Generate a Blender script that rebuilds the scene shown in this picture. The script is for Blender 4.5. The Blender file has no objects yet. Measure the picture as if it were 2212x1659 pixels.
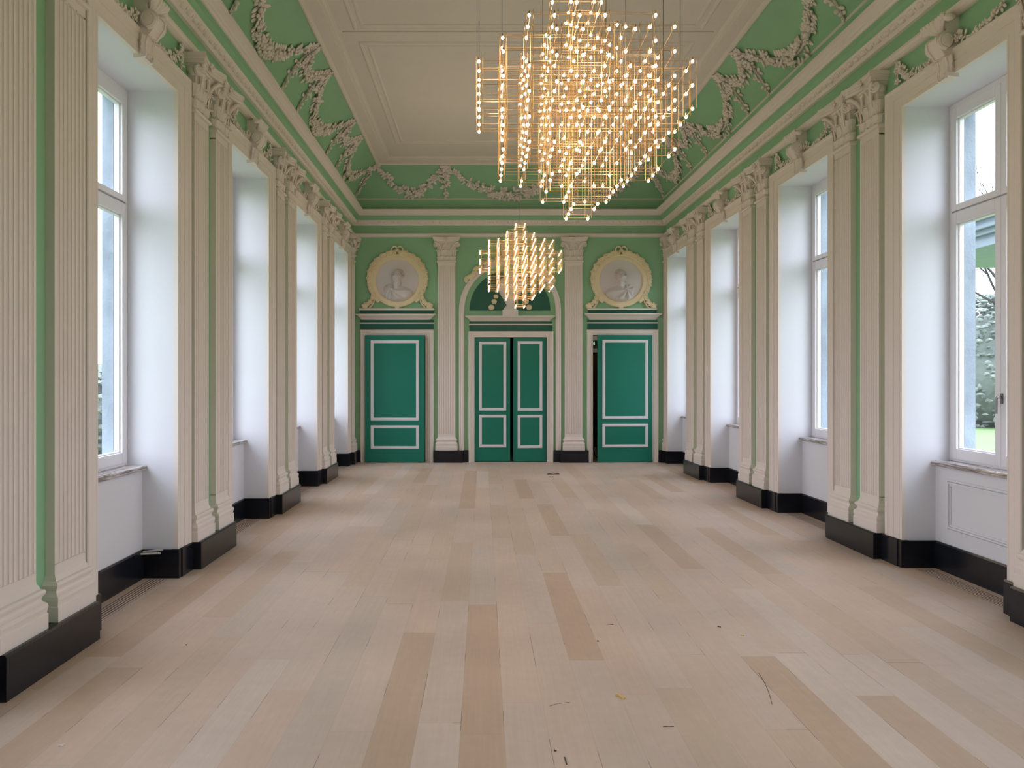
import bpy, math, random
from math import sin, cos, pi, radians as R, sqrt, atan2
from mathutils import Matrix, Vector
random.seed(7)
SC = bpy.context.scene
COL = SC.collection
F = 1662.0            # focal length in pixels of the 2212 px wide frame
EYE = 1.65
YB = 15.4             # back wall
YF = -2.0             # wall behind the camera
SB = F / YB           # pixels per metre on the back wall

# ---------------------------------------------------------------- materials
def new_mat(name):
    m = bpy.data.materials.new(name); m.use_nodes = True
    nt = m.node_tree; nt.nodes.clear()
    out = nt.nodes.new('ShaderNodeOutputMaterial')
    return m, nt, out
def lin(c):
    return tuple(((x/255)/12.92 if x/255 <= .04045 else ((x/255+.055)/1.055)**2.4) for x in c) + (1,)
def N(nt, t, **kw):
    n = nt.nodes.new(t)
    for k, v in kw.items(): setattr(n, k, v)
    return n
def mth(nt, op, a, b=None, c=None):
    n = nt.nodes.new('ShaderNodeMath'); n.operation = op
    for i, x in enumerate((a, b, c)):
        if x is None: continue
        if isinstance(x, (int, float)): n.inputs[i].default_value = x
        else: nt.links.new(x, n.inputs[i])
    return n.outputs[0]
def paint(name, col, rough=.6, var=.06, scale=3.0, bump=.15, bscale=60, metal=0.0, spec=.4):
    m, nt, out = new_mat(name); L = nt.links.new
    b = N(nt, 'ShaderNodeBsdfPrincipled')
    b.inputs['Roughness'].default_value = rough
    b.inputs['Metallic'].default_value = metal
    b.inputs['Specular IOR Level'].default_value = spec
    tc = N(nt, 'ShaderNodeTexCoord')
    no = N(nt, 'ShaderNodeTexNoise'); no.inputs['Scale'].default_value = scale; no.inputs['Detail'].default_value = 6
    L(tc.outputs['Object'], no.inputs['Vector'])
    cr = N(nt, 'ShaderNodeMixRGB'); cr.blend_type = 'MIX'
    c = lin(col)
    cr.inputs[1].default_value = tuple(x*(1-var) for x in c[:3])+(1,)
    cr.inputs[2].default_value = tuple(min(1, x*(1+var)) for x in c[:3])+(1,)
    L(no.outputs['Fac'], cr.inputs[0]); L(cr.outputs[0], b.inputs['Base Color'])
    if bump:
        n2 = N(nt, 'ShaderNodeTexNoise'); n2.inputs['Scale'].default_value = bscale; n2.inputs['Detail'].default_value = 3
        L(tc.outputs['Object'], n2.inputs['Vector'])
        bp = N(nt, 'ShaderNodeBump'); bp.inputs['Strength'].default_value = bump; bp.inputs['Distance'].default_value = .004
        L(n2.outputs['Fac'], bp.inputs['Height']); L(bp.outputs[0], b.inputs['Normal'])
    L(b.outputs[0], out.inputs[0])
    return m

M = {}
M['green']  = paint('mint_green_wall_paint', (146, 192, 152), .62, .05)
M['plaster']= paint('warm_white_plaster', (233, 222, 215), .6, .035)
M['ceilw']  = paint('white_ceiling_paint', (226, 216, 206), .75, .03)
M['reveal'] = paint('white_reveal_paint', (225, 225, 231), .6, .02, 2, .08)
M['frame']  = paint('white_window_lacquer', (236, 233, 238), .35, .02, 2, 0)
M['dgreen'] = paint('deep_green_door_paint', (26, 124, 104), .38, .05, 2, .05, 40)
M['lunette']= paint('dark_green_paint', (24, 94, 76), .45, .06, 2, .05)
M['cream']  = paint('cream_stucco', (236, 218, 182), .6, .05)
M['relief'] = paint('white_relief_stucco', (222, 214, 214), .5, .02, 3, 0)
M['black']  = paint('black_marble_baseboard', (27, 29, 36), .22, .3, 5, .05, 30)
M['stone']  = paint('grey_bluestone', (142, 152, 164), .85, .45, 5, .9, 45)
M['brass']  = paint('brass_rod', (194, 157, 108), .42, .02, 2, 0, metal=.7)
M['steel']  = paint('satin_steel', (130, 128, 126), .3, .02, 2, 0, metal=1.0)
M['dark']   = paint('unlit_passage_black', (10, 10, 11), .9, .1, 2, 0)  # near-black colour stands in for the missing light in the passage
M['slot']   = paint('grille_slot_shade', (34, 26, 22), .8, .1, 2, 0)  # dark colour stands in for the shade inside the grille slots
M['wirem']  = paint('grey_cable', (70, 66, 60), .5, .02, 2, 0)
M['brownw'] = paint('brown_wood', (96, 62, 40), .5, .15, 12, .1)
M['redwood']= paint('reddish_wood', (112, 66, 52), .6, .15, 12, .1)
M['straw']  = paint('pale_wood_shaving', (222, 180, 100), .6, .1, 20, .1)
M['twig']   = paint('dark_splinter', (96, 78, 62), .8, .2, 20, .1)
M['chip']   = paint('white_plaster_chip', (226, 222, 216), .7, .04, 20, .1)
M['tube']   = paint('white_plastic_pipe', (206, 202, 196), .4, .02, 4, 0)
M['rubber'] = paint('black_rubber', (24, 24, 26), .45, .1, 4, 0)
M['signg']  = paint('sign_green', (8, 70, 52), .5, .02, 4, 0)
M['bark']   = paint('grey_bark', (62, 60, 60), .9, .25, 12, .4)
M['hedge']  = paint('dull_green_foliage', (104, 112, 106), .9, .3, 6, .4)
M['portico']= paint('pale_grey_stone', (150, 160, 168), .8, .12, 5, .2)

def m_marble():
    m, nt, out = new_mat('grey_brown_marble'); L = nt.links.new
    b = N(nt, 'ShaderNodeBsdfPrincipled'); b.inputs['Roughness'].default_value = .2
    tc = N(nt, 'ShaderNodeTexCoord')
    mp = N(nt, 'ShaderNodeMapping'); mp.inputs['Scale'].default_value = (2.2, 18, 44); mp.inputs['Rotation'].default_value = (0, .3, .2)
    no = N(nt, 'ShaderNodeTexNoise'); no.inputs['Scale'].default_value = 1.2; no.inputs['Detail'].default_value = 8; no.inputs['Distortion'].default_value = 1.5
    cr = N(nt, 'ShaderNodeValToRGB')
    e = cr.color_ramp.elements; e[0].position = .34; e[0].color = lin((92, 82, 82)); e[1].position = .60; e[1].color = lin((206, 198, 196))
    x = e.new(.45); x.color = lin((150, 138, 134))
    L(tc.outputs['Object'], mp.inputs[0]); L(mp.outputs[0], no.inputs[0]); L(no.outputs['Fac'], cr.inputs[0])
    L(cr.outputs[0], b.inputs['Base Color']); L(b.outputs[0], out.inputs[0]); return m
M['marble'] = m_marble()

def m_floor():
    m, nt, out = new_mat('bleached_oak_planks'); L = nt.links.new
    b = N(nt, 'ShaderNodeBsdfPrincipled')
    tc = N(nt, 'ShaderNodeTexCoord'); sp = N(nt, 'ShaderNodeSeparateXYZ'); L(tc.outputs['Object'], sp.inputs[0])
    x, y = sp.outputs[0], sp.outputs[1]
    W, LN = .205, 2.05
    xs = mth(nt, 'DIVIDE', mth(nt, 'ADD', x, .105), W)
    row = mth(nt, 'FLOOR', xs); fx = mth(nt, 'FRACT', xs)
    wn = N(nt, 'ShaderNodeTexWhiteNoise'); wn.noise_dimensions = '1D'; L(row, wn.inputs['W'])
    ys = mth(nt, 'ADD', mth(nt, 'DIVIDE', y, LN), mth(nt, 'MULTIPLY', wn.outputs['Value'], 7.3))
    pl = mth(nt, 'FLOOR', ys); fy = mth(nt, 'FRACT', ys)
    cb = N(nt, 'ShaderNodeCombineXYZ'); L(row, cb.inputs[0]); L(pl, cb.inputs[1])
    w2 = N(nt, 'ShaderNodeTexWhiteNoise'); w2.noise_dimensions = '2D'; L(cb.outputs[0], w2.inputs['Vector'])
    cr = N(nt, 'ShaderNodeValToRGB'); e = cr.color_ramp.elements
    e[0].position = 0; e[0].color = lin((198, 168, 144)); e[1].position = 1; e[1].color = lin((216, 195, 180))
    for p, c in ((.2, (207, 182, 160)), (.4, (213, 185, 166)), (.6, (205, 184, 168)), (.8, (211, 187, 170))):
        k = e.new(p); k.color = lin(c)
    L(w2.outputs['Value'], cr.inputs[0])
    # grain
    mp = N(nt, 'ShaderNodeMapping'); mp.inputs['Scale'].default_value = (60, 2.2, 1)
    ad = N(nt, 'ShaderNodeVectorMath'); ad.operation = 'ADD'; L(tc.outputs['Object'], ad.inputs[0]); L(w2.outputs['Color'], ad.inputs[1])
    L(ad.outputs[0], mp.inputs[0])
    gr = N(nt, 'ShaderNodeTexNoise'); gr.inputs['Scale'].default_value = 1; gr.inputs['Detail'].default_value = 5; L(mp.outputs[0], gr.inputs[0])
    bl = N(nt, 'ShaderNodeTexNoise'); bl.inputs['Scale'].default_value = .9; bl.inputs['Detail'].default_value = 5; L(tc.outputs['Object'], bl.inputs[0])
    sp2 = N(nt, 'ShaderNodeTexNoise'); sp2.inputs['Scale'].default_value = 14; sp2.inputs['Detail'].default_value = 8; L(tc.outputs['Object'], sp2.inputs[0])
    g1 = mth(nt, 'MULTIPLY_ADD', gr.outputs['Fac'], .16, .92)
    g2 = mth(nt, 'MULTIPLY_ADD', bl.outputs['Fac'], .44, .68)
    g3 = mth(nt, 'MULTIPLY_ADD', sp2.outputs['Fac'], .14, .93)
    g = mth(nt, 'MULTIPLY', mth(nt, 'MULTIPLY', g1, g2), g3)
    # seams: varying visibility
    dx = mth(nt, 'MINIMUM', fx, mth(nt, 'SUBTRACT', 1, fx))
    dy = mth(nt, 'MINIMUM', fy, mth(nt, 'SUBTRACT', 1, fy))
    sx = mth(nt, 'LESS_THAN', dx, .008); sy = mth(nt, 'LESS_THAN', dy, .0010)
    vis = N(nt, 'ShaderNodeTexNoise'); vis.inputs['Scale'].default_value = 1.7; L(tc.outputs['Object'], vis.inputs[0])
    vv = mth(nt, 'MULTIPLY', mth(nt, 'GREATER_THAN', vis.outputs['Fac'], .57), .42)
    s = mth(nt, 'MULTIPLY', mth(nt, 'MAXIMUM', sx, sy), mth(nt, 'ADD', vv, .10))  # dark plate on the floor, imitates the shaded recess between slats
    g = mth(nt, 'MULTIPLY', g, mth(nt, 'SUBTRACT', 1, s))
    mx = N(nt, 'ShaderNodeVectorMath'); mx.operation = 'SCALE'; L(cr.outputs[0], mx.inputs[0]); L(g, mx.inputs['Scale'])
    L(mx.outputs[0], b.inputs['Base Color'])
    rr = mth(nt, 'MULTIPLY_ADD', bl.outputs['Fac'], .25, .38); L(rr, b.inputs['Roughness'])
    b.inputs['Specular IOR Level'].default_value = .35
    bp = N(nt, 'ShaderNodeBump'); bp.inputs['Strength'].default_value = .15; bp.inputs['Distance'].default_value = .003
    L(g, bp.inputs['Height']); L(bp.outputs[0], b.inputs['Normal'])
    L(b.outputs[0], out.inputs[0]); return m
M['floor'] = m_floor()

def m_glass():
    m, nt, out = new_mat('window_glass'); L = nt.links.new
    t = N(nt, 'ShaderNodeBsdfTransparent'); t.inputs[0].default_value = (.96, .98, .98, 1)
    g = N(nt, 'ShaderNodeBsdfGlossy'); g.inputs['Roughness'].default_value = .02
    fr = N(nt, 'ShaderNodeLayerWeight'); fr.inputs[0].default_value = .5
    fc = mth(nt, 'MULTIPLY_ADD', mth(nt, 'POWER', fr.outputs['Facing'], 5), .5, .03)
    mx = N(nt, 'ShaderNodeMixShader'); L(fc, mx.inputs[0]); L(t.outputs[0], mx.inputs[1]); L(g.outputs[0], mx.inputs[2])
    L(mx.outputs[0], out.inputs[0]); return m
M['glass'] = m_glass()
def m_emit(name, col, s):
    m, nt, out = new_mat(name)
    e = N(nt, 'ShaderNodeEmission'); e.inputs[0].default_value = col; e.inputs[1].default_value = s
    nt.links.new(e.outputs[0], out.inputs[0])
    try: m.cycles.emission_sampling = 'NONE'
    except Exception: pass
    return m
M['bulb'] = m_emit('warm_lit_bulb', (1, .82, .56, 1), 9)
M['signl'] = m_emit('lit_sign_pictogram', (.8, 1, .9, 1), 1.2)
def m_lawn():
    m = paint('green_lawn', (92, 116, 70), .9, .15, 3, .5, 60); return m
M['lawn'] = m_lawn()

# ---------------------------------------------------------------- mesh builder
def ico(sub=0):
    t = (1+5**.5)/2
    v = [Vector(p).normalized() for p in [(-1,t,0),(1,t,0),(-1,-t,0),(1,-t,0),(0,-1,t),(0,1,t),(0,-1,-t),(0,1,-t),(t,0,-1),(t,0,1),(-t,0,-1),(-t,0,1)]]
    f = [(0,11,5),(0,5,1),(0,1,7),(0,7,10),(0,10,11),(1,5,9),(5,11,4),(11,10,2),(10,7,6),(7,1,8),(3,9,4),(3,4,2),(3,2,6),(3,6,8),(3,8,9),(4,9,5),(2,4,11),(6,2,10),(8,6,7),(9,8,1)]
    for _ in range(sub):
        c = {}; nf = []
        def mid(a, b):
            k = (min(a,b), max(a,b))
            if k not in c: v.append(((v[a]+v[b])/2).normalized()); c[k] = len(v)-1
            return c[k]
        for a, b, d in f:
            x, y, z = mid(a,b), mid(b,d), mid(d,a)
            nf += [(a,x,z),(b,y,x),(d,z,y),(x,y,z)]
        f = nf
    return v, f
ICO0, ICO1, ICO2 = ico(0), ico(1), ico(2)

class MB:
    def __init__(s): s.v = []; s.f = []; s.m = []; s.mi = 0
    def add(s, vs, fs, mi=None):
        o = len(s.v); s.v += [tuple(p) for p in vs]
        for f in fs: s.f.append(tuple(o+i for i in f)); s.m.append(s.mi if mi is None else mi)
    def box(s, x0, x1, y0, y1, z0, z1, mi=None):
        if x0 > x1: x0, x1 = x1, x0
        if y0 > y1: y0, y1 = y1, y0
        if z0 > z1: z0, z1 = z1, z0
        s.add([(x0,y0,z0),(x1,y0,z0),(x1,y1,z0),(x0,y1,z0),(x0,y0,z1),(x1,y0,z1),(x1,y1,z1),(x0,y1,z1)],
              [(0,3,2,1),(4,5,6,7),(0,1,5,4),(1,2,6,5),(2,3,7,6),(3,0,4,7)], mi)
    def blob(s, c, r, rot=None, tpl=None, mi=None):
        tv, tf = tpl or ICO0
        rx, ry, rz = (r, r, r) if isinstance(r, (int, float)) else r
        c = Vector(c); out = []
        for p in tv:
            q = Vector((p.x*rx, p.y*ry, p.z*rz))
            if rot is not None: q = rot @ q
            out.append(c+q)
        s.add(out, tf, mi)
    def prism(s, poly, axis, a, b, mi=None, caps=True):
        """poly: list of 2D points; extruded along axis 0/1/2 from a to b. order of remaining axes kept."""
        n = len(poly)
        def P(p, t):
            if axis == 0: return (t, p[0], p[1])
            if axis == 1: return (p[0], t, p[1])
            return (p[0], p[1], t)
        vs = [P(p, a) for p in poly]+[P(p, b) for p in poly]
        fs = [(i, (i+1) % n, n+(i+1) % n, n+i) for i in range(n)]
        if caps: fs += [tuple(range(n))[::-1], tuple(range(n, 2*n))]
        s.add(vs, fs, mi)
    def loft(s, rings, closed=True, caps=True, mi=None):
        n = len(rings[0]); vs = [p for r in rings for p in r]; fs = []
        for k in range(len(rings)-1):
            for i in range(n if closed else n-1):
                j = (i+1) % n
                fs.append((k*n+i, k*n+j, (k+1)*n+j, (k+1)*n+i))
        if caps and closed:
            fs.append(tuple(range(n))[::-1]); fs.append(tuple(range((len(rings)-1)*n, len(rings)*n)))
        s.add(vs, fs, mi)
    def tube(s, pts, r, n=6, mi=None, caps=True):
        pts = [Vector(p) for p in pts]; rings = []
        up = None
        for i, p in enumerate(pts):
            d = (pts[min(i+1, len(pts)-1)]-pts[max(i-1, 0)])
            if d.length < 1e-9: d = Vector((0,0,1))
            d.normalize()
            if up is None:
                up = Vector((0,0,1)) if abs(d.z) < .9 else Vector((1,0,0))
            a = d.cross(up)
            if a.length < 1e-6: a = d.cross(Vector((0,1,0)))
            a.normalize(); up = a.cross(d).normalized()
            rr = r[i] if isinstance(r, (list, tuple)) else r
            rings.append([p+a*(rr*cos(2*pi*k/n))+up*(rr*sin(2*pi*k/n)) for k in range(n)])
        s.loft(rings, True, caps, mi)
    def build(s, name, mats, parent=None, mat=None, smooth=False, bevel=0):
        me = bpy.data.meshes.new(name)
        me.from_pydata(s.v, [], s.f); 
        if not isinstance(mats, (list, tuple)): mats = [mats]
        for m in mats: me.materials.append(m)
        me.polygons.foreach_set('material_index', s.m)
        if smooth: me.polygons.foreach_set('use_smooth', [True]*len(s.f))
        me.update()
        import bmesh
        bm = bmesh.new(); bm.from_mesh(me); bmesh.ops.recalc_face_normals(bm, faces=bm.faces); bm.to_mesh(me); bm.free()
        if smooth == 'auto':
            me.set_sharp_from_angle(angle=R(35))
        o = bpy.data.objects.new(name, me); COL.objects.link(o)
        if mat is not None: o.matrix_world = mat
        if parent is not None:
            o.parent = parent
            if mat is None: o.matrix_world = parent.matrix_world
            o.matrix_parent_inverse = Matrix()
            o.matrix_basis = Matrix() if mat is None else parent.matrix_world.inverted() @ mat
        if bevel:
            b = o.modifiers.new('bevel', 'BEVEL'); b.width = bevel; b.segments = 2; b.limit_method = 'ANGLE'; b.angle_limit = R(40)
        return o

def empty(name, mat=None):
    o = bpy.data.objects.new(name, None); COL.objects.link(o); o.empty_display_size = .1
    if mat is not None: o.matrix_world = mat
    return o
def tag(o, label, cat, group=None, kind=None):
    o['label'] = label; o['category'] = cat
    if group: o['group'] = group
    if kind: o['kind'] = kind
    return o
def copy_tree(o, mat):
    c = o.copy(); COL.objects.link(c); c.matrix_world = mat
    for ch in list(o.children):
        d = ch.copy(); COL.objects.link(d); d.parent = c; d.matrix_parent_inverse = Matrix(); d.matrix_basis = ch.matrix_basis.copy()
        for g in list(ch.children):
            e = g.copy(); COL.objects.link(e); e.parent = d; e.matrix_parent_inverse = Matrix(); e.matrix_basis = g.matrix_basis.copy()
    return c

# ---------------------------------------------------------------- wall frames (local x = along wall, y = into the room, z = up)
def xl(Y): return -(2.575+.004*(Y-7.15))
def xr(Y): return 3.715-.0065*(Y-7.5)
def WL(Y, z=0.0):
    u = Vector((.004, -1, 0)).normalized(); d = Vector((1, .004, 0)).normalized()
    return Matrix(((u.x, d.x, 0, xl(Y)), (u.y, d.y, 0, Y), (0, 0, 1, z), (0, 0, 0, 1)))
def WR(Y, z=0.0):
    u = Vector((-.0065, 1, 0)).normalized(); d = Vector((-1, -.0065, 0)).normalized()
    return Matrix(((u.x, d.x, 0, xr(Y)), (u.y, d.y, 0, Y), (0, 0, 1, z), (0, 0, 0, 1)))
def WB(X, z=0.0):
    return Matrix(((-1, 0, 0, X), (0, -1, 0, YB), (0, 0, 1, z), (0, 0, 0, 1)))
def bx(px): return (px-1043)/SB
def bz(py): return EYE+(820-py)/SB

SLs = [3.93+2.75*k for k in range(-2, 4)]       # start of each pilaster pair / bay, left wall
SRs = [4.29+2.785*k for k in range(-2, 4)]
OC, OH = 1.8025, .6725                          # opening centre offset and half width
ZTOP = 4.05
PL = {'L': (WL, SLs), 'R': (WR, SRs)}

# ---------------------------------------------------------------- side walls
def side_wall(side):
    W, ss = PL[side]
    mb = MB()
    T = W(0)
    sg = -1 if side == 'L' else 1
    def ubox(y0, y1, d0, d1, z0, z1, mi=0):
        n = len(mb.v)
        mb.box(sg*y0, sg*y1, d0, d1, z0, z1, mi)
    edges = []
    for s in ss:
        c = s+OC
        edges.append((c-OH-.012, c+OH+.012))
    y = YF-.3
    for a, b in edges:
        ubox(y, a, -.42, 0, -.05, ZTOP+.012)
        y = b
    ubox(y, YB+.02, -.42, 0, -.05, ZTOP+.012)
    ubox(YF-.3, YB+.02, -.42, 0, ZTOP+.012, 5.3)
    for a, b in edges: ubox(a, b, -.42, -.28, -.05, .895)
    # outer leaf of bluestone, openings a little narrower
    y = YF-.6
    for a, b in edges:
        ubox(y, a+.12, -.545, -.452, -.6, 3.98, 1)
        ubox(a+.12, b-.12, -.59, -.452, -.6, .86, 1)
        y = b-.12
    ubox(y, YB+.8, -.545, -.452, -.6, 3.98, 1)
    ubox(YF-.6, YB+.8, -.545, -.452, 3.98, 6.4, 1)
    return mb.build('wall_left' if side == 'L' else 'wall_right', [M['green'], M['stone']], mat=T)
wl = side_wall('L'); tag(wl, 'mint green left wall with four tall window openings in view', 'wall', kind='structure')
wr = side_wall('R'); tag(wr, 'mint green right wall with four tall window openings in view', 'wall', kind='structure')

# ---------------------------------------------------------------- back wall with three doorways
mb = MB()
DO = [(797, 919, 724), (1025, 1181, 728), (1280, 1408, 724)]   # openings px x0,x1,top
xa = -3.2
for x0, x1, yt in DO:
    mb.box(xa, bx(x0), YB, YB+.35, -.05, 3.2); xa = bx(x1)
    mb.box(bx(x0), bx(x1), YB, YB+.35, bz(yt), 3.2)
mb.box(xa, 4.4, YB, YB+.35, -.05, 3.2)
mb.box(-3.2, 4.4, YB, YB+.35, 3.2, 5.3)
o = mb.build('wall_back', [M['green']]); tag(o, 'mint green end wall with three dark green doorways', 'wall', kind='structure')
mb = MB(); mb.box(-3.2, 4.4, YF-.3, YF, -.05, 5.3)
o = mb.build('wall_front', [M['green']]); tag(o, 'plain mint green wall behind the viewer', 'wall', kind='structure')

# floor
mb = MB(); mb.box(-3.5, 4.8, YF-.3, YB+2.6, -.25, 0)
o = mb.build('floor', [M['floor']]); tag(o, 'pale bleached oak plank floor running the length of the hall', 'floor', kind='structure')

# corridor behind the end wall, its darkness put into the wall colour
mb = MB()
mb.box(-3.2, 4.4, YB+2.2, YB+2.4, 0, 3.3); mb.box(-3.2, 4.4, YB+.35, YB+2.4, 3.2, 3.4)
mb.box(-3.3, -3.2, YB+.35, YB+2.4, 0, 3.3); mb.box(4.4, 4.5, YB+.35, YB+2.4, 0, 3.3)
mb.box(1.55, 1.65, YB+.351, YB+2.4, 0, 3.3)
o = mb.build('wall_corridor', [M['dark']]); tag(o, 'passage walls beyond the end doors, coloured near-black as if unlit', 'wall', kind='structure')

# ---------------------------------------------------------------- cornice, cove and ceiling (rings round the room)
def ring(d, z):
    yb, yf = YB-d, YF+d
    return [(xl(yf)+d, yf, z), (xl(yb)+d, yb, z), (xr(yb)-d, yb, z), (xr(yf)-d, yf, z)]
def sweep(prof, mats):
    mb = MB(); rs = [ring(d, z) for d, z in prof]
    for k in range(len(rs)-1):
        for i in range(4):
            j = (i+1) % 4
            mb.add([rs[k][i], rs[k][j], rs[k+1][j], rs[k+1][i]], [(0,1,2,3)], mats[k] if isinstance(mats, list) else mats)
    return mb
# astragal bead under the frieze
pr = [(-.01, 4.495), (.02, 4.495), (.035, 4.50), (.055, 4.515), (.064, 4.54), (.058, 4.565), (.04, 4.575), (-.01, 4.577)]
o = sweep(pr, 0).build('trim_1', [M['plaster']]); tag(o, 'slim rounded white moulding under the green frieze', 'moulding', kind='structure')
# frieze + dentil band
pr = [(-.01, 4.725), (.035, 4.727), (.042, 4.735), (.046, 4.765), (.06, 4.772), (.085, 4.80), (.097, 4.818), (.097, 4.824), (-.01, 4.824)]
mb = sweep(pr, 0)
for (p0, p1) in ((0,1),(1,2),(2,3)):
    c = ring(.062, 4.79); a, b = Vector(c[p0]), Vector(c[p1])
    L_ = (b-a).length; n = int(L_/.135)
    dr = (b-a).normalized(); rot = Matrix.Rotation(atan2(dr.y, dr.x), 3, 'Z')
    for k in range(n):
        p = a+dr*(L_*(k+.5)/n)
        if p.y < 2: continue
        mb.blob(p, (.043, .03, .034), rot, ICO1)
        mb.blob(p+dr*(L_/n/2)+Vector((0,0,.004)), (.008, .024, .026), rot, ICO0)
o = mb.build('trim_2', [M['plaster']], smooth='auto'); tag(o, 'white cornice band carved with a row of eggs', 'moulding', kind='structure')
# green cavetto
pr = [(-.01, 4.823), (.095, 4.826), (.10, 4.85), (.118, 4.885), (.15, 4.905), (-.01, 4.91)]
o = sweep(pr, 0).build('trim_3', [M['green']], smooth='auto'); tag(o, 'hollow green band between the two white cornice mouldings', 'moulding', kind='structure')
pr = [(-.01, 4.905), (.15, 4.906), (.165, 4.908), (.172, 4.935), (.185, 4.94), (.192, 4.965), (.225, 4.985), (.246, 4.992), (.246, 5.012), (-.01, 5.014)]
o = sweep(pr, 0).build('trim_4', [M['plaster']]); tag(o, 'broad white projecting cornice moulding below the cove', 'moulding', kind='structure')
pr = [(.04, 5.235)] + [(.075+.02*sin(pi*k/6), 5.235+.03*k/6) for k in range(7)] + [(.04, 5.265)]
mbr = sweep(pr, 0)
mbr.build('trim_5', [M['plaster']], smooth='auto'); tag(bpy.data.objects['trim_5'], 'thin white line moulding along the foot of the cove', 'moulding', kind='structure')
# ceiling
CD0, CZ0, CDW, CZH = .078, 5.25, .482, .55
def cove(t):          # t 0 bottom .. 1 top -> (d, z, normal_d, normal_z)
    a = t*pi/2; k = .62
    d = CD0+CDW*(k*t+(1-k)*(1-cos(a))); z = CZ0+CZH*(k*t+(1-k)*sin(a))
    dd = CDW*(k+(1-k)*pi/2*sin(a)); dz = CZH*(k+(1-k)*pi/2*cos(a)); l = sqrt(dd*dd+dz*dz)
    return (d, z, dz/l, -dd/l)
ceil = empty('ceiling'); tag(ceil, 'white panelled ceiling above a green cove', 'ceiling', kind='structure')
pr = [(.0, 5.0), (.06, 5.01), (.068, 5.2)] + [cove(k/14)[:2] for k in range(15)]
sweep(pr, 0).build('cove', [M['green']], parent=ceil, smooth='auto')
ZC = 5.875
pr = [(.55, 5.80), (.565, 5.785), (.585, 5.785), (.60, 5.80), (.62, 5.815), (.70, 5.82), (.76, 5.825), (.765, 5.845), (.80, 5.85), (.815, 5.865), (.84, ZC), (.84, ZC+.1)]
sweep(pr, 0).build('border_moulding', [M['ceilw']], parent=ceil)
mb = MB()
mb.box(-3.3, 4.6, YF-.3, YB+.3, ZC, ZC+.25)
mb.build('ceiling_slab', [M['ceilw']], parent=ceil)
def frame_rect(mb, x0, x1, y0, y1, prof):
    """prof: list (inset, z)"""
    rs = [[(x0+i, y0+i, z), (x0+i, y1-i, z), (x1-i, y1-i, z), (x1-i, y0+i, z)] for i, z in prof]
    for k in range(len(rs)-1):
        for i in range(4):
            j = (i+1) % 4
            mb.add([rs[k][i], rs[k][j], rs[k+1][j], rs[k+1][i]], [(0,1,2,3)])
pp = [(0, ZC), (.004, ZC-.008), (.02, ZC-.016), (.045, ZC-.012), (.055, ZC-.006), (.10, ZC-.006), (.108, ZC-.014), (.13, ZC-.014), (.14, ZC)]
for (y0, y1) in ((9.62, 13.75), (4.9, 9.28), (.2, 4.6)):
    mb = MB(); frame_rect(mb, -1.56, 2.66, y0, y1, pp)
    mb.build('panel_moulding', [M['ceilw']], parent=ceil)
mb = MB()
mb.box(-1.7, 2.8, 9.33, 9.56, ZC-.012, ZC)
mb.build('cross_band', [M['ceilw']], parent=ceil)

# ---------------------------------------------------------------- black baseboards
def basebd(side):
    W, ss = PL[side]; sg = -1 if side == 'L' else 1
    pts = [(YF, .04)]
    for k, s in enumerate(ss):
        pts += [(s, .04 if k == 0 else .058), (s, .128), (s+.97, .128), (s+.97, .058), (s+OC-OH-.045, .058), (s+OC-OH-.045, .05), (s+OC-OH+.018, .05), (s+OC-OH+.018, -.242),
                (s+OC+OH-.018, -.242), (s+OC+OH-.018, .05), (s+OC+OH+.04, .05), (s+OC+OH+.04, .058)]
    last = ss[-1]+OC+OH+(.265 if side == 'L' else .16)
    pts += [(last, .058), (last, .118), (YB-.001, .118)]
    mb = MB()
    lo = []
    n = len(pts)
    for hh, off in ((0, 0), (.228, 0), (.24, -.008), (.24, -.06)):
        lo.append([(sg*y, d+off, hh) for y, d in pts])
    mb.loft(lo, closed=False, caps=False)
    return mb.build('baseboard_left' if side == 'L' else 'baseboard_right', [M['black']], mat=W(0))
tag(basebd('L'), 'black polished marble baseboard stepping round the left pilasters and windows', 'baseboard', kind='structure')
tag(basebd('R'), 'black polished marble baseboard stepping round the right pilasters and windows', 'baseboard', kind='structure')
mb = MB()
def bb(x0, x1, d): mb.box(bx(x0), bx(x1), YB-d, YB+.0, 0, .24)
bb(770, 779, .05)
bb(938.5, 1000.5, .135); bb(1000.5, 1012, .06)
bb(1195, 1210, .06); bb(1208.5, 1270, .135); bb(1421.8, 1440, .05)
o = mb.build('baseboard_back', [M['black']], bevel=.006); tag(o, 'black marble baseboard blocks between the end doors', 'baseboard', kind='structure')

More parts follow.
